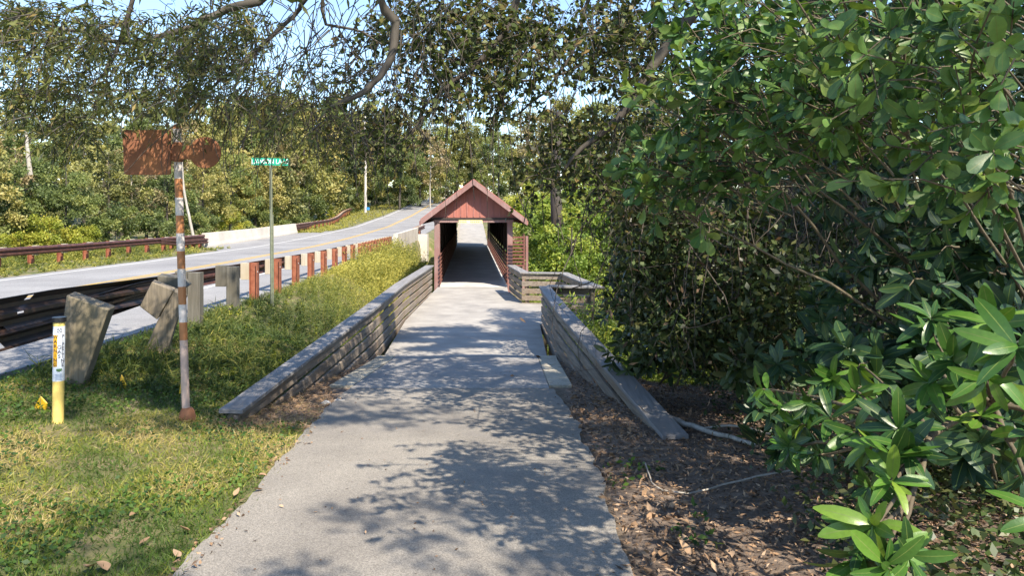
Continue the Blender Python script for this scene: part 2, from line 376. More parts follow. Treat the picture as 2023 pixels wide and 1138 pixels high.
# concrete deck of the foot bridge with its side platform
deck = [(-2.16, 12.67), (.60, 12.67), (.62, 16.25), (1.78, 16.15), (1.30, 19.75), (.30, 19.95), (-.12, 22.9), (-.16, 24.3), (-2.45, 24.3), (-2.45, 22.4), (-2.44, 16.8), (-2.22, 12.8)]
mb = MB(); mb.prism([(x, y, .0) for x, y in deck][::-1], (0, 0, -.22)); tag(mb.build('footbridge_deck', M['concrete']), kind='structure')
mb = MB()
for yy in (14.6, 16.7, 18.8, 20.9): mb.box((-.9, yy, -.65), (2.2, .28, .85))
tag(mb.build('deck_beam', M['concrete']), kind='structure')
yv = np.array([54.2, 58, 62, 68, 74, 82, 92, 105, 125]); strip('far_path', M['concrete'], yv, TX(yv)-1.25, TX(yv)+1.2, pz(yv)+.015)

# road with its markings
yv = np.concatenate([np.arange(-20, 60, 2.), np.arange(60, 200, 5.), np.arange(200, 700, 30.)])
lo = -3.95-2.3*ss(40, 44, yv)*(1-ss(66, 70, yv))
strip('road', M['road'], yv, rx(yv)+lo, rx(yv)+5.3, rz(yv)+.0, .2)
def line(name, mat, off, wd, dz=.005):
    return strip(name, mat, yv, rx(yv)+off-wd/2, rx(yv)+off+wd/2, rz(yv)+dz, .004)
line('road_marking', M['yellow_line'], -.13, .11); line('road_marking', M['yellow_line'], .13, .11)
line('road_marking', M['white_line'], -3.4, .13); line('road_marking', M['white_line'], 3.35, .13)

# ------------------------------------------------------------------ guardrails and concrete barriers
PROF = [(0, 0), (.03, .015), (.08, .06), (.08, .10), (.005, .14), (.005, .17), (.08, .21), (.08, .25), (.03, .295), (0, .31)]
def beam_mesh(pts, side, holes=None, hscale=1.0, sub=1):
    """corrugated beam through pts (bottom line); side = +1 bulges to +x"""
    pts = np.asarray(pts, float); k = len(PROF); V = []
    for j, p in enumerate(pts):
        hs = hscale[j] if hasattr(hscale, '__len__') else hscale
        for d, z in PROF: V.append((p[0]+side*d, p[1], p[2]+z*hs))
    Fs = []
    for j in range(len(pts)-1):
        for q in range(k-1):
            if holes and holes(pts[j], q): continue
            Fs.append((j*k+q, j*k+q+1, (j+1)*k+q+1, (j+1)*k+q))
    return V, Fs
def solid(o, th=.006):
    m = o.modifiers.new("thickness", 'SOLIDIFY'); m.thickness = th; m.offset = 0; return o
def i_post(mb, x, y, z0, z1, wd=.17, dp=.15):
    mb.box((x-dp/2, y, (z0+z1)/2), (.012, wd, z1-z0)); mb.box((x+dp/2, y, (z0+z1)/2), (.012, wd, z1-z0)); mb.box((x, y, (z0+z1)/2), (dp-.012, .012, z1-z0))

# near guardrail: bent dark beam on leaning timber posts, then rusty steel posts towards the bridge
GX = lambda y: np.interp(y, [4, 7.3, 10.2, 12.2, 16, 23.5, 31, 42.5], [-4.80, -5.0, -5.22, -5.42, -5.62, -6.05, -6.45, -6.95])
GT = lambda y: np.interp(y, [4, 7.3, 8.3, 10.4, 12.2, 16, 23.5, 31, 42.5], [1.60, 1.62, 1.61, 1.53, 1.46, 1.37, 1.21, 1.13, 1.06])
gr = empty('guardrail', (-5.5, 16, .5), 'near rusty guardrail on leaning timber posts at its left end, then steel posts', 'guardrail', 'guardrails along the road')
yb = np.concatenate([np.arange(4.4, 12.3, .12)])
hol = lambda p, q: (q in (1, 4, 7)) and p[1] < 8.0 and (int(p[1]*8.4+q*2) % 8 == 0)
pts = [(GX(y)-.12, y, GT(y)-.365) for y in yb]
V, Fs = beam_mesh(pts, -1, hol, [1.2]*len(yb)); solid(MB().add(V, Fs).build('beam', M['rail_dark'], gr))['label'] = 'dark slotted end section of the guardrail beam'
pts = [(GX(y)-.145, y, GT(y)-.53+.15*float(ss(8, 11.2, y))) for y in np.arange(4.4, 11.3, .12)]
V, Fs = beam_mesh(pts, -1, hol, [1.1]*len(pts)); solid(MB().add(V, Fs).build('terminal', M['rail_dark'], gr))
yb = np.arange(12.2, 42.6, .95)
pts = [(GX(y)-.32, y, GT(y)-.32) for y in yb]
V, Fs = beam_mesh(pts, -1); solid(MB().add(V, Fs).build('beam', M['rail_steel'], gr))
# leaning timber posts (post and block of one slab as weathered)
def slab_post(poly, Y, dep, mat, label):
    q = [P(px, py, Y) for px, py in poly]
    o = MB().prism(q, (-.03, dep, 0.02)).build('post', mat, gr, bevel=.008); o['label'] = label; return o
slab_post([(131, 583), (214, 613), (146, 812), (102, 806)], 7.75, .2, M['post_wood'], 'broad weathered timber post leaning right behind the yellow marker')
slab_post([(300, 557), (343, 574), (310, 632), (276, 606)], 9.75, .14, M['post_wood'], 'timber block of the second leaning post')
slab_post([(343, 574), (366, 588), (346, 642), (322, 720), (278, 712), (311, 634)], 9.78, .15, M['post_wood'], 'second leaning timber post behind the striped pole')
slab_post([(310, 545), (356, 549), (372, 566), (352, 578), (312, 560)], 10.6, .2, M['grey_wood'], 'grey timber block behind the second leaning post')
for y, hw in ((12.2, 1), (14.1, 1)):
    z1 = float(GT(y))+.03; x = float(GX(y))
    o = MB().box((x+.16, y, z1/2+.15), (.2, .17, z1-.3)).build('post', M['grey_wood'], gr, bevel=.006); o['label'] = 'upright grey timber post'
    MB().box((x-.05, y, z1-.18), (.20, .16, .40)).build('block', M['grey_wood'], gr, bevel=.006)
py_ = [16.0+1.905*k for k in range(9)]+[32.2+.95*k for k in range(11)]
for y in py_:
    x = float(GX(y)); z1 = float(GT(y))+.02
    mb = MB(); i_post(mb, x, y, float(H(x, y))-.5, z1); o = mb.build('post', M['post_steel'], gr)
    MB().box((x+.083, y-.03, z1-.2), (.014, .03, .03)).build('bolt', M['bolt'], o)
    MB().box((x-.18, y, z1-.19), (.19, .15, .36)).build('block', M['block_wood'], gr, bevel=.004)

def guard(name, ylist, off, label, post_sp, zadd=0.0, endthrie=None, flare=0, yflare=0):
    g = empty(name, (float(rx(ylist[0])+off), ylist[0], float(rz(ylist[0]))), label, 'guardrail', 'guardrails along the road')
    yb = np.arange(ylist[0], ylist[1]+.01, 1.0)
    fl = lambda y: -flare*ss(yflare, ylist[1], y) if flare else 0*np.asarray(y, float)
    X0 = lambda y: rx(y)+off+fl(y)
    pts = [(float(X0(y)), y, float(rz(y))+.45+zadd) for y in yb]
    V, Fs = beam_mesh(pts, 1); solid(MB().add(V, Fs).build('beam', M['rail_steel'], g))
    if endthrie:
        yb2 = np.arange(endthrie[0], endthrie[1]+.01, .5)
        pts = [(float(X0(y))+.012, y, float(rz(y))+.22+zadd+.16*float(ss(*endthrie[2], y))) for y in yb2]
        V, Fs = beam_mesh(pts, 1); solid(MB().add(V, Fs).build('lower_beam', M['rail_steel'], g))
    y = ylist[0]+.4
    while y < ylist[1]:
        x = float(X0(y)); mb = MB(); i_post(mb, x-.3, y, float(H(x-.3, y))-.4, float(rz(y))+.76+zadd); mb.build('post', M['post_steel'], g)
        MB().box((x-.115, y, float(rz(y))+.60+zadd), (.19, .15, .36)).build('block', M['block_wood'], g)
        y += post_sp if not (endthrie and endthrie[0] <= y <= endthrie[1]) else 1.0
    return g
guard('guardrail', (14, 44.5), -6.3, 'dark red guardrail on the far side of the road ending at the pale barrier', 1.905, endthrie=(38, 44.5, (41, 38)))
guard('guardrail', (66, 112), -6.6, 'long red guardrail curving uphill away beyond the pale barrier', 1.905, endthrie=(66, 73, (70, 73)), flare=3.2, yflare=80)
guard('guardrail', (55.5, 62), 5.45, 'short red guardrail piece showing beside the covered bridge post', 1.6, zadd=.1)

def barrier(name, y0, y1, off, label, hgt, out):
    g = empty(name, (float(rx(y0)+off), y0, float(rz(y0))), label, 'concrete barrier', 'concrete road bridge barriers')
    yy = np.linspace(y0, y1, 12); sec = [(0, -.35), (0, .08), (.06, .28), (.16, hgt), (.40, hgt), (.40, -.35)]
    V = []; k = len(sec)
    for y in yy:
        for d, z in sec: V.append((float(rx(y)+off)+out*d, y, float(rz(y))+z))
    Fs = [(j*k+q, j*k+(q+1) % k, (j+1)*k+(q+1) % k, (j+1)*k+q) for j in range(11) for q in range(k)]+[tuple(range(k))[::-1], tuple(range(11*k, 12*k))]
    MB().add(V, Fs).build('wall', M['parapet'], g)
    return g
barrier('concrete_barrier', 44.6, 65.8, -6.25, 'long pale concrete barrier on the far side of the road between two red guardrails', .84, -1)
nb = barrier('concrete_barrier', 42.6, 55.4, 5.1, 'pale concrete barrier on the near side of the road left of the covered bridge', .86, 1)
mb = MB(); x = float(rx(55)+5.1)
mb.prism([(x+.02, 42.7, .02), (x+.02, 55.2, .12), (x+.02, 55.2, -2.6), (x+.02, 51.5, -2.6), (x+.02, 51.5, -.55), (x+.02, 42.7, -1.3)], (-.5, 0, 0)); mb.build('abutment', M['parapet'], nb)
MB().box((x+.55, 56.5, -.3), (.9, 1.1, 2.1)).build('pier', M['parapet'], nb)
MB().box((x+.2, 49.5, -1.0), (.4, .5, 2.0)).build('column', M['parapet'], nb)

# ------------------------------------------------------------------ timber railings
CAPZ = .85
def railing(name, pts, label, side, rows=5, posts=1.75):
    """pts: (x, y, height of cap top); boards on the given side"""
    g = empty(name, (pts[0][0], pts[0][1], 0), label, 'wooden railing', 'timber railings of the footbridge')
    P2 = [np.array(p[:2], float) for p in pts]; zc = [p[2] for p in pts]; n = len(P2)
    dirs = [nrm(P2[i+1]-P2[i]) for i in range(n-1)]; nrml = [np.array([d[1], -d[0]]) for d in dirs]
    def off(i, o):                              # mitred offset point
        if i == 0: return P2[0]+nrml[0]*o
        if i == n-1: return P2[-1]+nrml[-1]*o
        m_ = nrm(nrml[i-1]+nrml[i]); return P2[i]+m_*o/max(.4, float(m_@nrml[i]))
    def bar_(i, o0, o1, d0, d1):                # d = depth under the cap top
        a, b2, c, d = off(i, o0), off(i+1, o0), off(i+1, o1), off(i, o1); g_ = .003*dirs[i]
        return [np.array([*(a+g_), zc[i]-d1]), np.array([*(b2-g_), zc[i+1]-d1]), np.array([*(c-g_), zc[i+1]-d1]), np.array([*(d+g_), zc[i]-d1])], (0, 0, d1-d0)
    for i in range(n-1):
        MB().prism(*bar_(i, -.125, .125, 0, .042)).build('handrail', M['cap_wood'], g, bevel=.004)
        for r in range(rows):
            d0 = .055+r*.195+rng.uniform(-.006, .006); lo, hi = (.035, .075) if side > 0 else (-.075, -.035)
            if zc[i]-d0 < float(H(*P2[i]))-.02 and zc[i+1]-d0 < float(H(*P2[i+1]))-.02: continue
            MB().prism(*bar_(i, lo+rng.uniform(-.005, .005), hi, d0, d0+.135)).build('rail_board', M['rail_wood'], g, bevel=.003)
        L = np.linalg.norm(P2[i+1]-P2[i]); k = max(1, int(round(L/posts)))
        for j in range(k+(i == n-2)):
            c = P2[i]+dirs[i]*(L*j/k+(.1 if j == 0 else (-.08 if j == k else 0)))-nrml[i]*side*.015
            zt = zc[i]+(zc[i+1]-zc[i])*j/k-.06
            zg = min(float(H(*c))-.25, -.25) if c[1] > 12.6 else float(H(*c))-.3
            MB().box((c[0], c[1], (zg+zt)/2), (.088, .088, zt-zg)).build('post', M['post_wood'], g)
    return g
railing('wooden_railing', [(-2.84, 7.4, .50), (-2.45, 12.6, .85), (-2.56, 16.8, .85), (-2.53, 22.6, .85)], 'long weathered railing on the left side of the path and deck', 1)
railing('wooden_railing', [(1.50, 6.72, .45), (.84, 12.7, .85), (.72, 16.28, .85)], 'slanting weathered railing on the right of the path ending in leaf litter', -1)
railing('wooden_railing', [(-.02, 22.7, .85), (.33, 20.05, .85), (1.40, 19.85, .85), (1.88, 16.2, .85), (.78, 16.42, .85)], 'square railing round the small side platform right of the deck', 1, posts=1.1)

# ------------------------------------------------------------------ covered bridge
cb = empty('covered_bridge', (-1.29, 24.66, 0), 'red covered footbridge with a gabled roof and dark open tunnel', 'covered bridge')
Y0, Y1 = 24.3, 54.0
def axp(u, y, z): return np.array([float(TX(y))+u, y, z])
HWI, HT = 1.12, 2.18
mb = MB(); mb.prism([axp(-1.2, Y0+.01, 0), axp(1.2, Y0+.01, 0), axp(1.2, Y1, 0), axp(-1.2, Y1, 0)][::-1], (0, 0, -.2)); mb.build('floor', M['floor'], cb)
for s in (-1, 1):
    # inner and outer sheathing above the rails, posts outside
    def wall(z0, z1, u0, u1, mat, name, ya=Y0+.35, yb=Y1-.1):
        MB().prism([axp(s*u0, ya, z0), axp(s*u1, ya, z0), axp(s*u1, yb, z0), axp(s*u0, yb, z0)], (0, 0, z1-z0)).build(name, mat, cb)
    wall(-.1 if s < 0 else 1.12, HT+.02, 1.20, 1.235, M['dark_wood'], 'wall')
    for k in range(8):                                     # horizontal rails inside
        z0 = .10+k*.135
        MB().prism([axp(s*1.09, Y0-.1, z0), axp(s*1.13, Y0-.1, z0), axp(s*1.13, Y1-.1, z0), axp(s*1.09, Y1-.1, z0)], (0, 0, .055)).build('slat', M['brown_slat'], cb)
    for k in range(13):
        y = Y0+1.2+k*2.35
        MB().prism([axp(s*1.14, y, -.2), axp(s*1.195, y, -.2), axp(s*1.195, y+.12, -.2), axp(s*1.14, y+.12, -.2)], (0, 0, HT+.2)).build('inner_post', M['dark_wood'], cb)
    MB().box(axp(s*1.21, Y0+.08, HT/2-.25), (.18, .17, HT+.5)).build('entrance_post', M['post_pink'], cb, bevel=.006)
    MB().box(axp(s*1.22, Y1-.05, HT/2-.2), (.18, .14, HT+.3)).build('entrance_post', M['post_pink'], cb)
    # roof slope: sheet with standing ribs, rake board on the gable end
    e0 = axp(s*1.74, Y0-.42, 2.20); a0 = axp(0, Y0-.42, 3.52); e1 = axp(s*1.74, Y1+.4, 2.20); a1 = axp(0, Y1+.4, 3.52)
    MB().prism([e0, a0, a1, e1], (0, 0, .035)).build('roof_sheet', M['red_trim'], cb)
    ribs = MB()
    for k in range(60):
        f = (k+.5)/60; ribs.bar(e0+(e1-e0)*f+np.array([0, 0, .045]), a0+(a1-a0)*f+np.array([0, 0, .045]), .035, .025, (0, 1, 0))
    ribs.build('roof_rib', M['red_trim'], cb)['kind'] = 'stuff'
    d = np.array([0, -.03, 0]); dn = np.array([0, 0, -.15])
    MB().prism([e0+np.array([0, 0, .03]), a0+np.array([0, 0, .03]), a0+dn, e0+dn], d).build('rake_board', M['post_pink'], cb)
    MB().prism([e0, e1, e1+np.array([0, 0, -.13]), e0+np.array([0, 0, -.13])], (s*.03, 0, 0)).build('eave_board', M['red_trim'], cb)
for ye, nm in ((Y0+.0, 'gable'), (Y1-.02, 'gable')):
    tri = [axp(-1.66, ye, 2.30), axp(1.66, ye, 2.30), axp(0, ye, 3.50)]
    g_ = MB().prism(tri, (0, .04, 0)).build(nm, M['red_wood'], cb)
    bt = MB()
    for k in range(-7, 8):
        u = k*.215; top = 3.50-abs(u)*1.2/1.66-.03
        if top > 2.4: bt.box(axp(u, ye-.010, (2.33+top)/2), (.03, .018, top-2.33))
    bt.build('batten', M['red_trim'], g_)
    MB().bar(axp(-1.70, ye-.035, 2.265), axp(1.70, ye-.035, 2.265), .07, .06).build('drip_board', M['dark_wood'], cb)
    MB().bar(axp(-1.32, ye+.02, 2.185), axp(1.32, ye+.02, 2.185), .12, .085).build('lintel', M['post_pink'], cb)
for k in range(12):
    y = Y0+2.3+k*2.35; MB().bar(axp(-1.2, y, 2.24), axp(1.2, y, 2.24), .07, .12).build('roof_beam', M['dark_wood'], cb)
# yellow clearance strip on the lintel
cs = MB().box(axp(-.10, Y0-.075, 2.165), (.78, .012, .11)).build('clearance_sign', plain('pale_yellow_sign', (.75, .68, .33), .5, .1), cb)
mb = MB()
for k, u in enumerate((-.36, -.28, -.20, -.02, .06, .14, .22, .30)): mb.box(axp(-.10+u*.9, Y0-.0835, 2.165), (.035, .004, .035))
mb.build('lettering', plain('sign_ink', (.3, .27, .16), .6), cs)
MB().box(axp(-.16, Y0-.0835, 2.165), (.09, .004, .07)).build('panel', M['sign_white'], cs)
# slatted wing screen at the right of the entrance
wg = MB()
for k in range(10): wg.bar((.02, 24.05, .62+k*.115), (.47, 24.0, .62+k*.115), .03, .06)
wg.build('wing_slat', M['brown_slat'], cb)
MB().box((.49, 24.0, .55), (.08, .08, 2.3)).build('wing_post', M['post_pink'], cb)
wg = MB()
for k in range(10): wg.bar((.40, 24.3, .60+k*.115), (.45, 27.5, .60+k*.115), .03, .05)
wg.build('wing_slat', M['brown_slat'], cb)
MB().box((.43, 27.5, .5), (.09, .09, 2.2)).build('wing_post', M['post_pink'], cb)
# pale railing past the tunnel
fr = empty('wooden_railing', (-3.9, 54.3, 0), 'pale railing beyond the far mouth of the covered bridge', 'wooden railing', 'timber railings of the footbridge')
pp = [axp(-1.15, y, float(pz(y))) for y in (54.4, 60, 66, 72)]
for a, c in zip(pp[:-1], pp[1:]):
    for h in (.2, .45, .7, .95): MB().bar(a+np.array([0, 0, h]), c+np.array([0, 0, h]), .05, .12).build('rail_board', M['block_wood'], fr)
    MB().box(a+np.array([-.06, 0, .5]), (.1, .1, 1.1)).build('post', M['block_wood'], fr)

# ------------------------------------------------------------------ rusty striped signpost
YS = 7.2
bz = P(368, 832, YS); tz = P(349.5, 250, YS)
sp = empty('signpost', tuple(bz), 'rusty striped pole carrying a blank square plate and a round disc', 'signpost')
m, t, b = newmat('striped_pole'); tc = nd(t, "ShaderNodeTexCoord"); sx = nd(t, "ShaderNodeSeparateXYZ"); t.links.new(tc.outputs['Object'], sx.inputs[0])
zf = nd(t, "ShaderNodeMapRange"); t.links.new(sx.outputs[2], zf.inputs[0]); zf.inputs[1].default_value = float(P(0, 845, YS)[2]); zf.inputs[2].default_value = float(P(0, 245, YS)[2])
wh = (.58, .54, .52); ru = (.40, .17, .065)
bands = [(845, ru), (806, (.48, .36, .31)), (672, ru), (637, wh), (603, ru), (567, wh), (531, ru), (496, wh), (461, ru), (426, wh), (391, ru), (354, wh), (320, ru), (283, wh), (255, ru)]
r = ramp(t, zf.outputs[0], [((845-py)/600, c) for py, c in bands], 'CONSTANT')
c = mix(t, ramp(t, noise(t, 14, 5), [(.5, (0, 0, 0)), (.75, (.22, .22, .22))]).outputs[0], r.outputs[0], (.3, .15, .08))
t.links.new(c, b.inputs['Base Color']); b.inputs['Roughness'].default_value = .6; M['stripe'] = m
pole = MB().tube([bz+(tz-bz)*f for f in np.linspace(-.03, 1, 12)], .0375, 16).build('pole', m, sp)
MB().tube([tz+np.array([0, 0, d]) for d in (0, .012, .025)], [.041, .038, .015], 16).build('pole_cap', M['sign_rust'], sp)
MB().tube([P(370, py, YS) for py in (850, 838, 825, 812, 806)], [.052, .075, .08, .066, .046], 16).build('base', M['sign_rust'], sp)
def plate(poly, Y, th, name, mat, par, bev=.006):
    q = [P(px, py, Y) for px, py in poly]; return MB().prism(q[::-1], (0, th, 0)).build(name, mat, par, bevel=bev)
def rounded(x0, y0, x1, y1, r, n=5):
    out = []
    for cx_, cy_, a0 in ((x1-r, y0+r, -90), (x1-r, y1-r, 0), (x0+r, y1-r, 90), (x0+r, y0+r, 180)):
        for k in range(n): a = R(a0+90*k/(n-1)); out.append((cx_+r*math.cos(a), cy_+r*math.sin(a)))
    return out
def skew(pl): return [(x+(y-300)*.045*(1 if x < 290 else .02), y) for x, y in pl]
plate(skew(rounded(243, 256, 337, 345, 5)), YS-.06, .018, 'square_plate', M['sign_rust'], sp, .003)
plate([(404+37*math.cos(a), 301+31.5*math.sin(a)) if False else (405+31.5*math.cos(a), 301+31*math.sin(a)) for a in np.linspace(0, 2*np.pi, 40, endpoint=False)], YS-.055, .016, 'round_disc', M['sign_rust'], sp, .003)
plate([(333, 284), (362, 286), (378, 287), (392, 281), (392, 321), (378, 315), (362, 314), (333, 317)], YS-.047, .03, 'arm', M['sign_rust'], sp, .002)
MB().tube([P(352, py, YS) for py in (281, 319)], .047, 16).build('clamp', M['sign_rust'], sp)

# ------------------------------------------------------------------ street name sign
YT = 15.2
s0 = P(537, 605, YT); s1 = P(535, 326, YT)
ss_ = empty('street_sign', tuple(s0), 'green street name sign on a thin post beside the guardrail', 'street sign')
MB().tube([s0, s1], .029, 8).build('post', M['galv'], ss_)
MB().tube([s0+np.array([.034, 0, 0]), s0*.35+s1*.65+np.array([.034, 0, 0])], .014, 6).build('post_sleeve', M['galv'], ss_)
pl = plate([(497, 311), (570, 313), (570, 327), (497, 325.5)], YT-.02, .012, 'name_plate', M['sign_green'], ss_, 0)
def glyphs(st_, size, loc, rz_=0, sx_=1.0):
    cu = bpy.data.curves.new('text', 'FONT'); cu.body = st_; cu.size = size; cu.extrude = .0008; cu.align_x = 'CENTER'; cu.align_y = 'CENTER'; cu.resolution_u = 3
    o = bpy.data.objects.new('text', cu); COL.objects.link(o); me = bpy.data.meshes.new_from_object(o.evaluated_get(bpy.context.evaluated_depsgraph_get()))
    V = np.array([v.co[:] for v in me.vertices]); Fs = [tuple(p.vertices) for p in me.polygons]
    bpy.data.objects.remove(o); bpy.data.curves.remove(cu); bpy.data.meshes.remove(me)
    V = np.stack([V[:, 0]*sx_, V[:, 2]*-1, V[:, 1]], 1); c_, s_ = math.cos(rz_), math.sin(rz_)
    return np.stack([V[:, 0]*c_-V[:, 1]*s_, V[:, 0]*s_+V[:, 1]*c_, V[:, 2]], 1)+np.array(loc), Fs
MB().add(*glyphs('LAWSON LANE', .135, P(533.5, 319.3, YT-.024), sx_=.82)).build('lettering', M['sign_white'], pl)

# ------------------------------------------------------------------ yellow gas pipeline marker
YM = 6.6
m0 = P(114, 872, YM); m1 = P(117, 630, YM); RM = .047
pm = empty('pipeline_marker', tuple(m0), 'yellow pipeline marker post with black cap and warning sticker in the grass', 'marker post')
tb = MB().tube([m0+(m1-m0)*f for f in np.linspace(-.06, 1, 8)], RM, 24).build('tube', M['yellow_tube'], pm)
MB().tube([P(117.2, py, YM) for py in (636, 626.5)], .057, 24).build('cap', M['black_cap'], pm)
def sticker(py0, py1, a0, a1, rr, mat, name, par):
    a0 += 31.7; a1 += 31.7; V = []; n = 14; c0 = m0+(m1-m0)*(872-py0)/242; c1 = m0+(m1-m0)*(872-py1)/242
    for c in (c0, c1):
        for k in range(n):
            a = R(a0+(a1-a0)*k/(n-1)); V.append(c+np.array([math.sin(a)*rr, -math.cos(a)*rr, 0]))
    return MB().add(V, [(k, k+1, n+k+1, n+k) for k in range(n-1)], True).build(name, mat, par)
st = sticker(752, 644, -75, 78, RM+.0015, M['sticker'], 'sticker', pm)
sticker(723, 660.5, -60, -14, RM+.0025, M['orange_stk'], 'warning_panel', st)
def onm(px_u, py, ang, rr):
    ang = ang+31.7
    c = m0+(m1-m0)*(872-py)/242; a = R(ang); return c+np.array([math.sin(a)*rr, -math.cos(a)*rr, 0]), a
def col_text(s, py0, py1, ang, size, mat, rr):
    mb = MB()
    for k, ch in enumerate(s):
        l_, a = onm(0, py0+(py1-py0)*k/(len(s)-1), ang, rr); mb.add(*glyphs(ch, size, l_, a))
    mb.build('lettering', mat, st)
col_text('WARNING', 664.5, 719, -33, .044, M['ink'], RM+.0035)
col_text('PIPELINE', 664, 720, 36, .046, M['ink'], RM+.0035)
col_text('GAS', 685, 703, 4, .046, M['ink'], RM+.0035)
for py, rr_ in ((651.5, .019),):
    l_, a = onm(0, py, 3, RM+.004); tv = np.array([math.cos(a), math.sin(a), 0]); uz = np.array([0, 0, .013]); tor = []
    for k in range(21): tor.append(l_+math.cos(k*.3142)*rr_*tv+np.array([0, 0, math.sin(k*.3142)*rr_]))
    MB().tube(tor, .0022, 4, False).tube([l_-tv*.013+uz, l_+tv*.013-uz], .002, 4).tube([l_-tv*.013-uz, l_+tv*.013+uz], .002, 4).build('emblem', M['ink'], st)
l_, a = onm(0, 729.5, 3, RM+.004)
MB().prism([l_+tv*q[0]+np.array([0, 0, q[1]]) for q in ((-.02, .012), (.02, .012), (.022, -.004), (0, -.018), (-.022, -.004))], (.001, .002, 0)).build('emblem', plain('emblem_green', (.1, .2, .08), .5), st)
mb = MB()
for k in range(5):
    l_, a = onm(0, 738+k*2.6, 0, RM+.003); mb.box(l_, (.055-.008*(k % 2), .002, .003), (tv, np.array([-tv[1], tv[0], 0]), (0, 0, 1)))
mb.build('fine_print', plain('blue_ink', (.2, .28, .45), .5), st)

# small flags
def flag(px, py, Y, poly, label):
    b0 = P(px, py, Y); b0[2] = float(H(b0[0], b0[1]))
    f = empty('marker_flag', tuple(b0), label, 'flag', 'small yellow utility flags')
    top = P(*poly[0], Y)
    MB().tube([b0-np.array([0, 0, .03]), top+np.array([0, 0, .005])], .0018, 5).build('wire', M['wire'], f)
    q = [P(x, y, Y) for x, y in poly]; o = MB().prism(q, (.01, .006, 0)).build('flag', M['flag'], f)
flag(82, 830, 6.9, [(79, 784), (91, 797), (90, 815), (76, 815), (68, 805)], 'yellow utility flag left of the yellow marker post')
flag(243, 785, 8.0, [(239, 741), (248, 760), (246, 776), (236, 770)], 'yellow utility flag between the leaning post and the striped pole')
flag(357, 790, 7.6, [(357, 752), (362, 758), (361, 776), (354, 778)], 'yellow utility flag half hidden behind the striped pole')

# pale rocks by the left railing
def rock(p, r, label):
    import bmesh
    bm = bmesh.new(); bmesh.ops.create_icosphere(bm, subdivisions=3, radius=1)
    ph = rng.uniform(0, 6, 3)
    for v in bm.verts:
        d = v.co; k = 1+.22*math.sin(3.1*d.x+ph[0])+.18*math.sin(4.3*d.y+ph[1])*math.cos(3*d.z+ph[2])+rng.normal(0, .03)
        v.co = Vector((d.x*r[0]*k, d.y*r[1]*k, d.z*r[2]*k))
    me = bpy.data.meshes.new('rock'); bm.to_mesh(me); bm.free()
    o = link('rock', me, M['rock']); o.location = (p[0], p[1], float(H(p[0], p[1]))+r[2]*.3); tag(o, label, 'rock', 'pale rocks beside the left railing')
for px, py, Y, r, lb in ((512, 742, 8.9, (.11, .09, .07), 'pale rock nearest the low end of the left railing'), (540, 725, 9.3, (.08, .1, .06), 'small pale rock in the weeds just up from the first one'),
                         (575, 692, 10.4, (.17, .14, .11), 'largest pale rock in the weeds behind the left railing'), (601, 690, 10.8, (.12, .12, .08), 'pale rock touching the back of the left railing'),
                         (645, 783, 8.45, (.075, .05, .03), 'flat pale stone at the foot of the left railing'), (672, 780, 8.6, (.06, .05, .025), 'flat pale stone between the railing foot and the path')):
    q = P(px, py, Y); rock(q, r, lb)

# fallen branch and twigs on the litter
def gz(x, y, d=.0): return np.array([x, y, float(H(x, y))+d])
tw = empty('fallen_branch', tuple(gz(1.9, 6.6)), 'fallen grey branch lying in the leaf litter beside the right railing', 'branch')
link('wood', tubes_mesh('wood', [(curve([gz(1.55, 7.6, .03), gz(1.8, 7.0, .05), gz(2.1, 6.3, .04)], 10, .006), np.linspace(.035, .018, 10)), (curve([gz(1.8, 7.0, .05), gz(2.1, 6.95, .09), gz(2.4, 6.8, .05)], 8), .012)]), M['bark_pale'], tw)
link('fallen_twig', tubes_mesh('fallen_twig', [(curve([gz(1.0, 5.5, .12), gz(1.02, 5.25, .02), gz(1.2, 5.1, .02), gz(1.55, 5.3, .03), gz(2.1, 5.5, .04)], 16, .004), np.linspace(.005, .008, 16))]), M['bark_pale'])
tag(bpy.data.objects['fallen_twig'], 'thin bent twig lying in front of the low end of the right railing', 'twig')

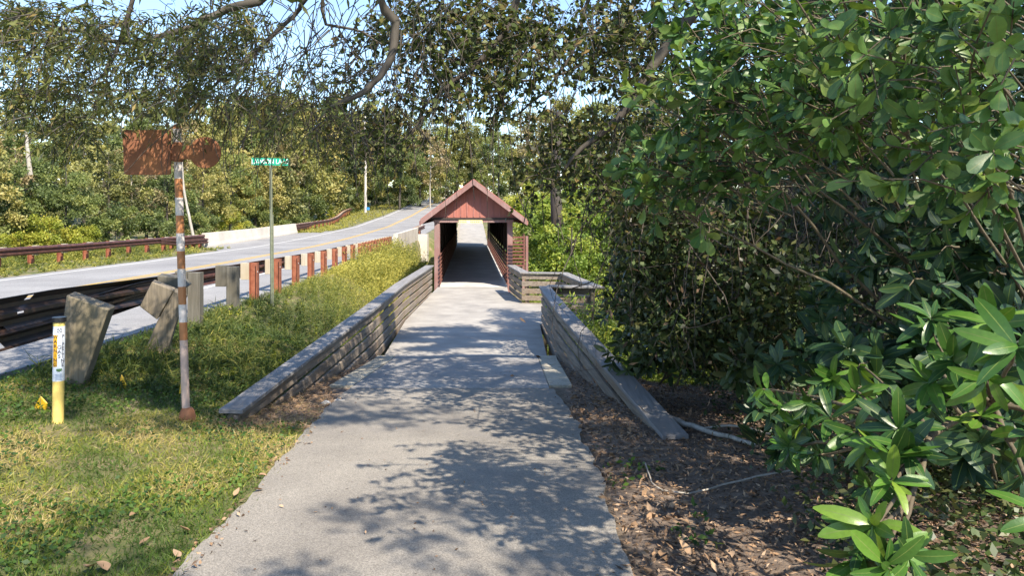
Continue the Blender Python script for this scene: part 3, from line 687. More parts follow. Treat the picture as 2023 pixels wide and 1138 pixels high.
# ------------------------------------------------------------------ trees
def branch_paths(h, spread, nb, rad, z0=.35, lean=(0, 0)):
    out = [(curve([(0, 0, -.4), (lean[0]*.3, lean[1]*.3, h*.3), (lean[0]*.7, lean[1]*.7, h*.62), (lean[0], lean[1], h*.93)], 12, .03), np.linspace(rad, rad*.22, 12))]
    tips = []
    for k in range(nb):
        f = z0+(.9-z0)*(k+.5)/nb; a = k*2.4+rng.uniform(-.4, .4); L = spread*(1-.5*f)*rng.uniform(.7, 1.1)
        b0 = np.array([lean[0]*f, lean[1]*f, h*f*.93]); d = np.array([math.cos(a), math.sin(a), .45])
        e = b0+d*L; mid = b0+d*L*.5+np.array([0, 0, L*.1]); out.append((curve([b0, mid, e], 7, .02), np.linspace(rad*.42*(1-.5*f), rad*.06, 7))); tips += [mid, e]
    return out, tips
def crown_leaves(h, rx_, z0, ncl, nl, ls, tips, flat=.75, gap=.0, asp=.5, droop=-.2):
    c = []
    while len(c) < ncl:
        p = rng.uniform(-1, 1, 3)
        r = math.sqrt(p[0]**2+p[1]**2)
        zz = (p[2]+1)/2
        lim = math.sin(math.pi*min(1, (.18+zz*.82)))**.6
        if .35*lim < r < lim: c.append((p[0]*rx_, p[1]*rx_, z0+zz*(h-z0)))
    c = np.array(c+[t for t in tips])
    cr = rng.uniform(.35, 1.0, len(c))*rx_*.26; tone = rng.uniform(0, 1, len(c))
    k = rng.integers(0, len(c), nl)
    u = rand_dir(nl); rr = rng.random(nl)**.5
    Pt = c[k]+u*(cr[k]*rr)[:, None]*np.array([1, 1, flat])
    D = nrm(u*.7+rand_dir(nl, droop)); N = rand_dir(nl, .5)
    L = ls*rng.uniform(.6, 1.3, nl); rnd = tone[k]*.6+rng.random(nl)*.4
    return Pt, D, N, L, L*asp, rnd
def tree_kind(name, h, rx_, z0, ncl, nl, ls, leafmat, barkmat, label, cat, group, rad=.13, nb=9, asp=.5, lean=(0, 0), flat=.75, zb=.35):
    paths, tips = branch_paths(h, rx_*1.0, nb, rad, zb, lean)
    t = empty(name, (0, 0, 0), label, cat, group)
    link('trunk', tubes_mesh('trunk', paths, 6), M[barkmat], t)
    a = crown_leaves(h, rx_, z0, ncl, nl, ls, tips, flat, asp=asp)
    a[0][:, :2] += np.array(lean)[None]*np.clip(a[0][:, 2:3]/h, 0, 1)
    link('crown', leaves_mesh('crown', *a), M[leafmat], t); return t
def pine_kind(name, h, label, group, bare=.5):
    t = empty(name, (0, 0, 0), label, 'tree', group)
    paths = [(curve([(0, 0, -.4), (.1, .05, h*.5), (.0, .1, h)], 14, .02), np.linspace(.17, .03, 14))]; Cc = []
    n = 26
    for k in range(n):
        f = bare+(1-bare)*(k/n); a = k*2.39; L = (1.05-f)*h*.36*rng.uniform(.6, 1.15)+.3
        b0 = np.array([.05, .06, h*f]); d = np.array([math.cos(a), math.sin(a), rng.uniform(.05, .5)])
        e = b0+d*L; paths.append((curve([b0, b0+d*L*.55-np.array([0, 0, .08]), e], 6), np.linspace(.045, .012, 6)))
        for q in (.55, .8, 1.0): Cc.append(b0+d*L*q+rng.normal(0, .12, 3))
    Cc = np.array(Cc+[np.array([0, .1, h])]); nl = 9000; k = rng.integers(0, len(Cc), nl); tone = rng.random(len(Cc))
    tuft = Cc[k]+rng.normal(0, .22, (nl, 3))*np.array([1, 1, .45]); u = rand_dir(nl, .25)
    link('trunk', tubes_mesh('trunk', paths, 6), M['bark'], t)
    link('crown', leaves_mesh('crown', tuft, u, rand_dir(nl), .24*rng.uniform(.6, 1.2, nl), .045, tone[k]*.55+rng.random(nl)*.45), M['lf_pine'], t); return t

def place(src, x, y, s, rz_=None, label=None, first=False, dz=0, sz=1.0, group=None, cat=None):
    o = src if first else copy_tree(src)
    o.location = (x, y, float(H(x, y))-.15+dz); o.rotation_euler = (0, 0, rng.uniform(0, 6.28) if rz_ is None else rz_); o.scale = (s, s, s*sz)
    if label: o['label'] = label
    if group: o['group'] = group
    return o
WOODS = 'trees of the woods beyond the road'
protos = {
 'olive': tree_kind('broadleaf_tree', 9.0, 3.0, .8, 46, 9500, .24, 'lf_olive', 'bark', 'olive leafed broadleaf tree in the woods beyond the road', 'tree', WOODS),
 'olive2': tree_kind('broadleaf_tree', 9.0, 2.7, .5, 42, 9500, .22, 'lf_green', 'bark', 'mid green broadleaf tree in the woods beyond the road', 'tree', WOODS),
 'brown': tree_kind('thin_tree', 10.0, 2.5, 2.5, 34, 5000, .22, 'lf_brown', 'bark_pale', 'thinly leaved brownish tree in the woods beyond the road', 'tree', WOODS, rad=.1),
 'bright': tree_kind('broadleaf_tree', 7.0, 2.8, .3, 40, 9000, .22, 'lf_bright', 'bark', 'bright green sunlit tree below the right side of the footbridge', 'tree', 'sunlit trees in the creek valley right of the bridge'),
 'bush': tree_kind('bush', 2.6, 1.6, .1, 30, 6500, .13, 'lf_yellow', 'bark', 'yellow green bush behind the far guardrail', 'bush', 'yellow green bushes behind the far guardrail', rad=.04, nb=6),
 'gbush': tree_kind('bush', 2.6, 1.7, .1, 30, 6500, .14, 'lf_green', 'bark', 'green bush at the edge of the woods', 'bush', 'green bushes at the edge of the woods', rad=.04, nb=6),
 'pine': pine_kind('pine_tree', 12, 'tall pine rising above the woods on the left', 'pines above the woods'),
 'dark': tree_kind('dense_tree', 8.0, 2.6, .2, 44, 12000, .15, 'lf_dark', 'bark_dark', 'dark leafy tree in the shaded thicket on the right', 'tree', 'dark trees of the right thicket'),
}
used = set()
def put(kind, px, Y, top=None, s=None, label=None, **k):
    x = (px-CX)/F*Y; h = {'pine': 12.3, 'bush': 2.7, 'gbush': 2.7, 'bright': 7.2, 'dark': 8.2, 'brown': 10.2}.get(kind, 9.2)
    if px < 790 and kind not in ('pine', 'bright', 'dark'):
        while x > float(rx(Y))-(9.6 if 'bush' in kind else 11.0)-(2.5 if Y > 80 else 0): Y *= 1.03; x = (px-CX)/F*Y
    if s is None: s = (EYE-(top-HY)/F*Y-float(H(x, Y)))/h
    f = kind not in used; used.add(kind); return place(protos[kind], x, Y, max(s, .3), label=label, first=f, **k)
# woods beyond the road: front row, middle row, tall back row
for kind, px, Y, top in [
  ('olive', -60, 33, 250), ('olive2', 30, 36, 265), ('olive2', 130, 38, 300), ('olive', 215, 44, 275), ('brown', 260, 47, 265), ('olive2', 330, 50, 300), ('olive', 400, 55, 285), ('olive2', 455, 58, 270),
  ('olive', 505, 62, 275), ('brown', 545, 66, 240), ('olive2', 590, 70, 275), ('olive', 635, 75, 260), ('olive', 680, 80, 250), ('olive2', 705, 92, 260), ('olive', 735, 100, 280),
  ('olive', -120, 44, 150), ('brown', -10, 50, 215), ('olive2', 60, 52, 235), ('olive', 165, 55, 190), ('olive2', 240, 60, 200), ('olive', 290, 66, 225), ('brown', 350, 64, 200), ('olive', 420, 70, 190), ('olive2', 480, 75, 180), ('olive', 540, 78, 175), ('olive', 600, 82, 172), ('brown', 640, 88, 180), ('olive2', 690, 92, 190),
  ('olive', -40, 70, 170), ('olive2', 110, 78, 200), ('olive', 330, 85, 190), ('olive2', 395, 90, 170), ('olive', 450, 95, 168), ('olive2', 520, 100, 162), ('olive', 575, 105, 158), ('olive2', 630, 110, 160), ('olive', 690, 120, 165), ('olive2', 740, 130, 180), ('olive', 790, 140, 195), ('olive2', 850, 150, 205), ('olive', 900, 160, 210), ('olive2', 960, 155, 205),
  ('olive', 745, 112, 215), ('olive2', 790, 122, 240), ('olive', 830, 135, 255), ('brown', 850, 128, 235), ('olive2', 885, 145, 300), ('olive', 930, 150, 245), ('olive2', 985, 140, 240), ('olive', 1040, 125, 200), ('brown', 1080, 110, 180), ('olive', 1130, 105, 170), ('olive2', 1190, 100, 165), ('olive', 1250, 90, 160), ('olive2', 1320, 85, 150), ('olive', 1390, 80, 140)]:
    lab = 'tall broadleaf tree at the back of the woods beyond the road' if Y >= 68 and top < 212 and px < 860 else None
    if px > 860: lab = {'olive': 'olive leafed tree rising behind the covered bridge roof', 'olive2': 'mid green tree rising behind the covered bridge roof', 'brown': 'brownish thin tree rising behind the covered bridge roof'}[kind]
    put(kind, px, Y, top, label=lab, group='trees behind the covered bridge' if px > 860 else WOODS)
for px, Y, top, lb in ((40, 75, 168, 'pine with a bare trunk at the far left against the blue sky'), (205, 82, 158, 'pine rising above the woods left of the square plate'), (292, 80, 172, 'pine rising above the woods straight over the square plate'), (150, 95, 205, 'low pine top between the two pines on the left'),
                       (905, 170, 255, 'pale green pine seen over the left slope of the bridge roof')):
    put('pine', px, Y, top, label=lb)
for px, Y, s, lb in ((95, 31, .95, 'large yellow green bush behind the far guardrail at the left'), (40, 30, .7, 'yellow green bush at the left edge behind the far guardrail'), (165, 33, .75, 'yellow green bush second from the large one behind the far guardrail'), (455, 58, 1.0, 'yellow green bush behind the far barrier left of the street sign'), (640, 93, 1.1, 'yellow green bush behind the uphill guardrail')):
    put('bush', px, Y, s=s, label=lb)
for px, Y, s, lb in ((10, 34, 1.1, 'green bush at the left edge of the woods'), (230, 39, 1.1, 'green bush under the square plate behind the far guardrail'), (310, 43, 1.0, 'green bush left of the striped pole behind the far guardrail'), (385, 50, 1.1, 'green bush right of the striped pole behind the far barrier'), (520, 70, 1.3, 'green bush behind the far barrier at the street sign'), (570, 80, 1.4, 'green bush behind the right end of the far barrier'), (610, 95, 1.6, 'green bush behind the start of the uphill guardrail'), (690, 116, 1.8, 'green bush near the upper end of the uphill guardrail'), (740, 140, 2.0, 'green bush behind the small blue sign'), (800, 140, 2.0, 'green bush above the road at the hill top')):
    put('gbush', px, Y, s=s, label=lb)
# sunlit valley right of the bridge
for px, Y, top in [(1085, 52, 375), (1110, 44, 330), (1130, 34, 420), (1170, 40, 360), (1225, 38, 350), (1060, 60, 330), (1150, 58, 300), (1215, 52, 300), (1290, 40, 330), (1290, 60, 250)]:
    put('bright', px, Y, top)
def cluster(n, pxr, Yr, sr, kind, label, group):
    for k in range(n):
        Y = rng.uniform(*Yr); put(kind, rng.uniform(*pxr), Y, s=rng.uniform(*sr), label=label, group=group)
cluster(9, (1100, 1240), (21, 32), (.55, .85), 'bush', 'yellow green sunlit bush in the hollow right of the platform', 'sunlit bushes in the hollow right of the platform')
cluster(5, (1120, 1260), (24, 34), (.6, .9), 'gbush', 'green sunlit bush in the hollow right of the platform', 'sunlit bushes in the hollow right of the platform')
# dark trunk in the valley and pale trunks in the woods
def trunk(name, pts, r0, r1, mat, label, cat='tree'):
    o = link(name, tubes_mesh(name, [(curve(pts, 14, .01), np.linspace(r0, r1, 14))], 8), M[mat]); tag(o, label, cat); return o
trunk('tree_trunk', [P(1110, 500, 40), P(1100, 430, 40), P(1098, 340, 40), P(1105, 220, 40)], .42, .2, 'bark_dark', 'dark tree trunk standing in the sunlit valley right of the bridge')
trunk('tree_trunk', [P(385, 480, 43), P(372, 420, 43), P(362, 360, 43), P(355, 250, 43)],   .09, .05, 'bark_pale', 'slim pale leaning trunk just right of the striped pole')
trunk('tree_trunk', [P(60, 345, 36), P(55, 300, 36), P(52, 260, 36)], .12, .06, 'bark_pale', 'slim pale trunk high in the woods at the far left')
up = empty('utility_pole', tuple(P(722, 416, 108)), 'pale utility pole beside the upper end of the uphill guardrail', 'utility pole')
MB().tube([P(722, 420, 108), P(722, 300, 108), P(721, 225, 108)], [.2, .17, .14], 10).build('pole', M['pole_wood'], up)
bs = empty('road_sign', tuple(P(727, 420, 104)), 'tiny blue sign at the upper end of the uphill guardrail', 'sign')
MB().box(P(727, 412, 104), (.45, .03, .4)).build('plate', M['blue'], bs); MB().box(P(727, 418, 104)+np.array([0, .05, -.2]), (.08, .06, 1.6)).build('post', M['galv'], bs)
for a, b_, lb in ((P(-300, 205, 30), P(330, 280, 70), 'thin dark utility wire crossing the woods at the left'), (P(240, -60, 30), P(520, 110, 70), 'thin dark utility wire against the sky at the top left')):
    pts = [a+(b_-a)*f+np.array([0, 0, -.8*math.sin(math.pi*f)]) for f in np.linspace(0, 1, 20)]
    tag(link('utility_wire', tubes_mesh('utility_wire', [(np.array(pts), .018)], 4), M['black_cap']), lb, 'wire')
# far wooded rise on the horizon
n = 26000; az = rng.uniform(-1.2, 1.2, n); dist = rng.uniform(190, 330, n)
fx, fy = np.sin(az)*dist, np.cos(az)*dist; fz = H(fx, fy)+rng.random(n)**.7*(13+4*np.sin(az*23)+3*np.sin(az*57+dist*.05))
tag(link('far_woods', leaves_mesh('far_woods', np.stack([fx, fy, fz], 1), rand_dir(n, -.2), rand_dir(n, .4), 1.6*rng.uniform(.5, 1.3, n), 1.1, rng.random(n)), M['lf_olive']), kind='stuff')

# ------------------------------------------------------------------ right thicket: dark trees, tangle, evergreen shrubs
for x, y, s, lb in ((5.2, 12.5, .85, None), (7.2, 10.0, .95, None), (8.6, 14.5, 1.1, None), (6.6, 17.5, 1.0, None), (9.5, 7.0, 1.0, None), (4.6, 16.0, .7, None), (7.5, 4.6, .8, None), (6.2, 7.2, .75, None)):
    f = 'dark' not in used; used.add('dark'); place(protos['dark'], x, y, s, first=f)
def shrub_pts(n, ell):
    """positions in a list of ellipsoids (photo direction and distance): (px,py,Y, rpx, rpy, rY, weight)"""
    wts = np.array([e[6] for e in ell], float); k = rng.choice(len(ell), n, p=wts/wts.sum()); out = np.zeros((n, 3))
    for j in range(n):
        e = ell[k[j]]
        u = rand_dir(1)[0]*rng.random()**.4
        out[j] = P(e[0]+u[0]*e[3], e[1]+u[1]*e[4], e[2]+u[2]*e[5])
    return out
def twig_shrub(name, label, cat, centers, anchor, L, W, nleaf, mat, shape, axis, twig=.22, spread=.9, stemmat='stem', stems=True, droop=.25, group=None, rb=(0, 1), tw_r=.004, fold=.22, lscale=None):
    t = empty(name, tuple(anchor), label, cat, group); n = len(centers); axis = np.array(axis, float)
    Ps, Ds, Ns, Rn, Ls, paths = [], [], [], [], [], []
    for j, c in enumerate(centers):
        ax = nrm(axis+rng.normal(0, .55, 3)); m_ = int(nleaf*rng.uniform(.55, 1.35)); e = c+ax*twig
        paths.append((curve([c-(ax*.6+nrm(c-anchor)*.6)*twig*.9, c, e], 5, .006), np.linspace(tw_r*1.1, tw_r*.5, 5)))
        f = rng.random(m_)**.7; Ps.append(c+(e-c)*f[:, None])
        a = np.arange(m_)*2.4+rng.uniform(0, 6); s1 = nrm(np.cross(ax, [.3, .2, .9])); s2 = np.cross(ax, s1)
        el = (1.25-f*.85)*spread
        rad = np.cos(a)[:, None]*s1+np.sin(a)[:, None]*s2
        D = nrm(ax[None]*np.cos(el)[:, None]+rad*np.sin(el)[:, None]+np.array([0, 0, -.15])+rng.normal(0, .22, (m_, 3))); Ds.append(D)
        Ns.append(nrm(ax[None]*np.sin(el)[:, None]-rad*np.cos(el)[:, None]+np.array([0, 0, .5])+rng.normal(0, .3, (m_, 3))))
        Rn.append(rb[0]+(rb[1]-rb[0])*np.clip(rng.random()*.6+rng.random(m_)*.4, 0, 1)); Ls.append(rng.uniform(.5, 1.15, m_)*(1 if lscale is None else lscale[j]))
    Ps, Ds, Ns, Rn, Ls = map(np.concatenate, (Ps, Ds, Ns, Rn, Ls))
    link('foliage', big_leaves('foliage', Ps, Ds, Ns, L*Ls, W*Ls, Rn, shape, droop, fold), M[mat], t)
    if stems:
        for k in range(7):
            c = centers[rng.integers(0, n)]; mid = anchor*.4+c*.6+rng.normal(0, .12, 3)+np.array([0, 0, .1]); paths.append((curve([anchor+rng.normal(0, .08, 3), mid, c], 12, .012), np.linspace(.016, .004, 12)))
    link('stem', tubes_mesh('stem', paths, 5), M[stemmat], t); return t
A1 = np.array([4.0, 4.6, .6])
# upper right evergreen with rounded leaves
ell = [(1960, 160, 2.5, 150, 200, .5, 1.5), (1760, 130, 2.9, 160, 190, .5, 2.0), (1560, 110, 3.4, 150, 150, .5, 2.2), (1440, 220, 3.7, 130, 150, .5, 2.0), (1420, 330, 3.8, 150, 70, .4, 1.2), (1330, 380, 3.9, 100, 40, .2, .5), (1640, 250, 3.1, 150, 110, .4, 1.6), (1900, 330, 2.5, 140, 80, .3, .6), (1440, 60, 3.8, 90, 90, .3, 1.0), (1700, -160, 3.0, 500, 160, .9, 2.5)]
twig_shrub('evergreen_shrub', 'large evergreen shrub with rounded leaves hanging in from the upper right', 'shrub', shrub_pts(400, ell), np.array([4.1, 4.8, .4]), .085, .042, 11, 'lf_bay', 'obo', (-.75, -.45, .05), .26, 1.0, droop=.15)
ell = [(1850, 150, 4.2, 260, 260, .5, 2), (1600, 150, 4.8, 230, 200, .5, 2), (1480, 280, 5.2, 170, 120, .5, 1.4), (1900, 420, 4.2, 200, 160, .5, 1.5), (1700, 330, 5.0, 200, 120, .5, 1.2), (1700, -150, 4.8, 450, 200, .6, 1.5)]
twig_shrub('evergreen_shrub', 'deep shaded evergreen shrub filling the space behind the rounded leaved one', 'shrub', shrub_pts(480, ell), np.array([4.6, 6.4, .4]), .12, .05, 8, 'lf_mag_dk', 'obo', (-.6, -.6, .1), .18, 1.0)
# magnolia low on the right: back mass then hand placed rosettes
ell = [(1900, 620, 4.0, 160, 120, .4, 2), (1760, 560, 5.2, 120, 110, .4, 1.5), (1960, 480, 4.0, 120, 80, .4, 1), (1650, 620, 5.6, 90, 100, .4, .9), (1600, 740, 4.9, 110, 90, .4, 1.0), (1800, 720, 4.2, 160, 90, .4, 1.4), (1560, 850, 4.4, 90, 70, .3, .6), (1960, 820, 3.6, 100, 140, .4, 1.5)]
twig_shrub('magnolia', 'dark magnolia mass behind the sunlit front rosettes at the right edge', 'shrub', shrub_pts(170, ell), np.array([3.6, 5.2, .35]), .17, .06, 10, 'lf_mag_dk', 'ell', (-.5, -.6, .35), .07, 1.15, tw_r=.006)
ros = [(1605, 790, 3.5, .9), (1565, 880, 3.4, .75), (1640, 840, 3.2, .85), (1690, 770, 3.4, .9), (1775, 850, 2.75, 1.0), (1755, 925, 2.6, 1.05), (1745, 880, 2.8, .95), (1735, 1035, 2.35, 1.0), (1745, 1110, 2.25, 1.05), (1890, 725, 2.7, 1.0), (2005, 690, 2.2, 1.15), (1905, 780, 2.8, .8), (1960, 735, 2.5, .9), (1700, 720, 3.8, .9), (1830, 690, 3.3, 1.0), (2065, 1030, 2.3, .8), (2060, 780, 2.6, .9), (1520, 770, 3.9, .8), (1760, 960, 2.55, .8), (1655, 745, 3.6, .9), (1600, 840, 3.5, .85), (1625, 900, 3.3, .7), (1700, 850, 3.0, .85), (1720, 960, 2.7, .85), (1790, 900, 2.7, .9), (1700, 1075, 2.35, .85), (1780, 1085, 2.3, .9), (1850, 760, 2.8, .9), (1960, 640, 2.6, 1.0), (1930, 840, 2.7, .8), (2010, 860, 2.4, .9), (1560, 800, 3.7, .8), (1840, 640, 3.3, .9)]
cs_ = np.array([P(a, b_, Y) for a, b_, Y, s in ros]); A2 = P(2180, 800, 3.4)
mg = twig_shrub('magnolia', 'sunlit magnolia branch with long glossy leaf rosettes low at the right edge', 'shrub', cs_, A2, .158, .048, 13, 'lf_mag', 'ell', (-.55, -.75, .15), .05, 1.25, stems=False, tw_r=.006, droop=.4, lscale=[r_[3] for r_ in ros])
br = []
hub1 = P(1960, 800, 2.9); hub2 = P(1840, 860, 2.8)
for c, (a, b_, Y, s) in zip(cs_, ros):
    h_ = hub1 if a > 1800 else hub2; br.append((curve([h_, (h_+c)/2+rng.normal(0, .03, 3)+np.array([0, 0, -.03]), c], 9, .004), np.linspace(.012, .005, 9)))
br += [(curve([A2, P(2050, 790, 3.1), hub1, hub2], 14, .005), np.linspace(.022, .013, 14))]
link('branch', tubes_mesh('branch', br, 7), M['stem'], mg)
# low dark broadleaf plants between the railing and the thicket
ell = [(1265, 540, 11.5, 60, 60, .6, 1.2), (1240, 620, 11, 45, 40, .5, .8), (1310, 610, 10, 70, 60, .6, 1), (1260, 690, 8.8, 60, 50, .4, .8), (1340, 520, 10, 60, 50, .6, .6), (1400, 700, 8, 80, 60, .5, .9), (1480, 740, 6.5, 60, 50, .4, .7), (1330, 700, 8.5, 60, 50, .4, .7)]
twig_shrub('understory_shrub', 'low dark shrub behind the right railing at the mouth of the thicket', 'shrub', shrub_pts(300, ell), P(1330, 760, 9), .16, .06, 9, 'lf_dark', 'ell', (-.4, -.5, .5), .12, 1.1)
# tangle of dry vines and dead leaves in the thicket
paths = []
for k in range(290):
    px = rng.uniform(1190, 1700); Y = rng.uniform(6.5, 12); a = P(px, rng.uniform(150, 480), Y); e = P(px+rng.normal(0, 70), rng.uniform(480, 740), Y+rng.normal(0, .5))
    e[2] = max(e[2], float(H(e[0], e[1]))); mids = [a+(e-a)*f+rng.normal(0, .16, 3) for f in (.3, .6, .8)]
    paths.append((curve([a]+mids+[e], 12, .008), np.linspace(1.3, .5, 12)*(.002+.006*rng.random()**2.5)))
for k in range(150):
    c = P(rng.uniform(1230, 1640), rng.uniform(350, 720), rng.uniform(6.5, 11)); d = rand_dir(1)[0]*rng.uniform(.3, .9)
    paths.append((curve([c-d, c+rng.normal(0, .12, 3), c+d], 9, .006), np.linspace(1.3, .5, 9)*(.002+.005*rng.random()**2)))
tag(link('vine_tangle', tubes_mesh('vine_tangle', paths, 4), M['vine']), kind='stuff')
n = 1000; Y = rng.uniform(6.5, 11, n); q = np.stack([rng.normal(1430, 120, n), rng.normal(560, 110, n)], 1)
Pt = np.stack([(q[:, 0]-CX)/F*Y, Y, np.maximum(EYE-(q[:, 1]-HY)/F*Y, .15)], 1)
ball = P(1460, 550, 8.0); kk = rng.random(n) < .12; Pt[kk] = ball+rng.normal(0, .22, (kk.sum(), 3))
tag(link('dead_leaves', leaves_mesh('dead_leaves', Pt, rand_dir(n, -.8), rand_dir(n), .10*rng.uniform(.6, 1.4, n), .03, rng.random(n)*.8), M['lf_dead']), kind='stuff')
n = 21000; ell = [(1280, 520, 7.6, 70, 130, .7, .8), (1420, 470, 7.2, 150, 120, .7, .7), (1540, 600, 6.8, 130, 120, .6, .7), (1360, 640, 7.4, 130, 80, .6, .6), (1330, 440, 11, 130, 200, 1.0, 1), (1500, 520, 10, 200, 200, 1.0, 1.2), (1250, 330, 11, 90, 120, 1, .6), (1650, 480, 8.5, 160, 220, .8, 1), (1500, 680, 8, 200, 90, .8, .8), (1850, 800, 5.5, 200, 250, .6, .9)]
Pt = shrub_pts(n, ell)
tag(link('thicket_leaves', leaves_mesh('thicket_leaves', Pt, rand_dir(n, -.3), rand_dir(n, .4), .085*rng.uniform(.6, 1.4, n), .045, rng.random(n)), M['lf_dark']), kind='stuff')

# ------------------------------------------------------------------ overhanging oak and vines
oak = empty('overhanging_oak', (4.6, 9.2, float(H(4.6, 9.2))), 'spreading oak in the thicket whose drooping branches cross the top of the view', 'tree')
C3 = lambda pts, Y: [P(a, b_, Y) for a, b_ in pts]
main = curve([(4.6, 9.2, -.5), (4.2, 9.0, 2.6), (3.4, 8.4, 5.0), (2.2, 7.8, 6.1), (.2, 7.2, 6.5), (-2.4, 6.9, 6.2), (-5.2, 6.6, 5.4)], 26, .04)
limbs = [(main, np.linspace(.24, .07, 26)),
  (curve([main[9]]+C3([(1440, -40), (1380, 15), (1300, 115), (1250, 200), (1190, 262), (1140, 300), (1115, 335)], 6.4), 24, .004), np.linspace(.095, .014, 24)),
  (curve([main[15]]+C3([(792, -60), (783, 50), (771, 112), (742, 160), (700, 192), (640, 215)], 5.8), 20, .005), np.linspace(.06, .02, 20)),
  (curve([main[18]]+C3([(560, -40), (460, 12), (420, 30), (372, 50), (310, 75), (230, 85), (150, 60), (40, 40)], 6.2), 20, .015), np.linspace(.055, .012, 20)),
  (curve([main[14]]+C3([(1060, -60), (1000, 60), (905, 150), (850, 200), (826, 245), (770, 300)], 6.8), 20, .012), np.linspace(.05, .010, 20)),
  (curve([main[17]]+C3([(640, -40), (590, 20), (505, 105), (430, 160), (400, 190), (380, 235)], 6.0), 18, .012), np.linspace(.03, .008, 18)),
  (curve([main[20]]+C3([(300, -60), (235, 90), (205, 140), (188, 170), (196, 235)], 6.0), 14, .012), np.linspace(.03, .008, 14)),
  (curve([main[16]]+C3([(700, -80), (640, 30), (700, 60), (760, 90)], 6.4), 12, .012), np.linspace(.03, .008, 12)),
  (curve([main[13]]+C3([(1190, -60), (1140, 90), (1060, 200), (1000, 240)], 7.4), 14, .012), np.linspace(.035, .008, 14)),
  (curve([main[11]]+C3([(1290, -30), (1150, 130), (980, 170), (930, 230)], 7.8), 14, .012), np.linspace(.035, .008, 14)),
  (curve([main[8], (3.2, 6.5, 6.6), (2.6, 3.5, 7.2), (1.5, .5, 7.4), (.5, -2.5, 7.0)], 16, .03), np.linspace(.11, .03, 16)),
  (curve([main[12], (.6, 5.0, 7.0), (-1.2, 2.5, 7.3), (-2.4, 0, 7.0)], 14, .03), np.linspace(.08, .02, 14))]
limbs = limbs[:-2]
limbs = [(a_, np.asarray(b_)*.8) for a_, b_ in limbs]
link('limb', tubes_mesh('limb', limbs, 8), M['bark'], oak)
# hanging twigs with narrow leaves, thick on the left and thinner to the centre
def sprays(masks, n, Yr, nl, L, W, dirb, dlen, jitd=.5):
    wts = np.array([a[4] for a in masks], float); k = rng.choice(len(masks), n, p=wts/wts.sum()); Pl, Dl, paths = [], [], []
    for j in range(n):
        a = masks[k[j]]; u = rand_dir(1)[0]*rng.random()**.45; Y = rng.uniform(*Yr)
        qx, qy = a[0]+u[0]*a[2], a[1]+u[1]*a[3]
        if 830 < qx < 1035 and qy > 225: qy = 60+rng.random()*150
        if 480 < qx < 590 and 290 < qy < 345: qy -= 75
        if 190 < qx < 500 and 205 < qy < 380: qy -= 175
        c = P(qx, qy, Y); d = nrm(np.array(dirb)*(1 if rng.random() < .7 else np.array([-1, 1, 1]))+rng.normal(0, jitd, 3))*dlen*rng.uniform(.5, 1.3)
        e = c+d; mid = (c+e)/2+np.array([0, 0, .04]); pth = curve([c, mid, e], 5); paths.append((pth, np.linspace(.0055, .002, 5)))
        m_ = max(3, int(nl*rng.uniform(.6, 1.4))); f = rng.random(m_); p = c+d*f[:, None]+rng.normal(0, .016, (m_, 3)); Pl.append(p); Dl.append(nrm(d*1.2/dlen+rng.normal(0, .8, (m_, 3))))
    Pl = np.concatenate(Pl); Dl = np.concatenate(Dl); m_ = len(Pl)
    return Pl, Dl, rand_dir(m_, .3), L*rng.uniform(.6, 1.3, m_), W*rng.uniform(.7, 1.2, m_), rng.random(m_)*.75+.25*(rng.random(m_) < .3), paths
mk = [(70, 90, 120, 110, 1.5), (210, 70, 120, 60, 1.3), (330, 110, 130, 60, 1.2), (120, 170, 110, 40, .7), (260, 190, 90, 50, .6), (420, 100, 90, 60, .7), (130, 245, 80, 40, .5), (50, 210, 50, 30, .25), (380, 190, 80, 40, .5), (480, 190, 90, 60, .5), (560, 160, 90, 90, .5), (40, 30, 60, 40, .6), (200, 240, 70, 40, .4), (470, 40, 90, 40, .5), (590, 250, 90, 60, .2), (650, 240, 90, 60, .35), (520, 240, 90, 40, .2)]
mk_off = [(-300, 60, 300, 220, 1.0), (200, -140, 350, 110, 1.1), (700, -140, 300, 110, 1.0)]
a = sprays(mk, 980, (5.2, 7.6), 16, .082, .017, (-.35, -.1, -.55), .34)
link('foliage', leaves_mesh('foliage', *a[:6]), M['lf_oak'], oak); tws = a[6]
b2 = sprays(mk_off, 420, (5.0, 8.0), 18, .10, .03, (-.35, -.1, -.4), .4)
link('foliage', leaves_mesh('foliage', *b2[:6]), M['lf_oak'], oak); tws += b2[6]
for k in range(330):                                    # long bare twigs
    px, py = rng.uniform(330, 900), rng.uniform(-20, 220); Y = rng.uniform(5.5, 7.5); c = P(px, py, Y); d = np.array([rng.normal(-.12, .3), rng.normal(0, .15), -rng.uniform(.25, .9)])
    tws.append((curve([c, c+d*.5+rng.normal(0, .06, 3), c+d], 8, .008), np.linspace(.006, .002, 8)))
link('twig', tubes_mesh('twig', tws, 3), M['bark'], oak)
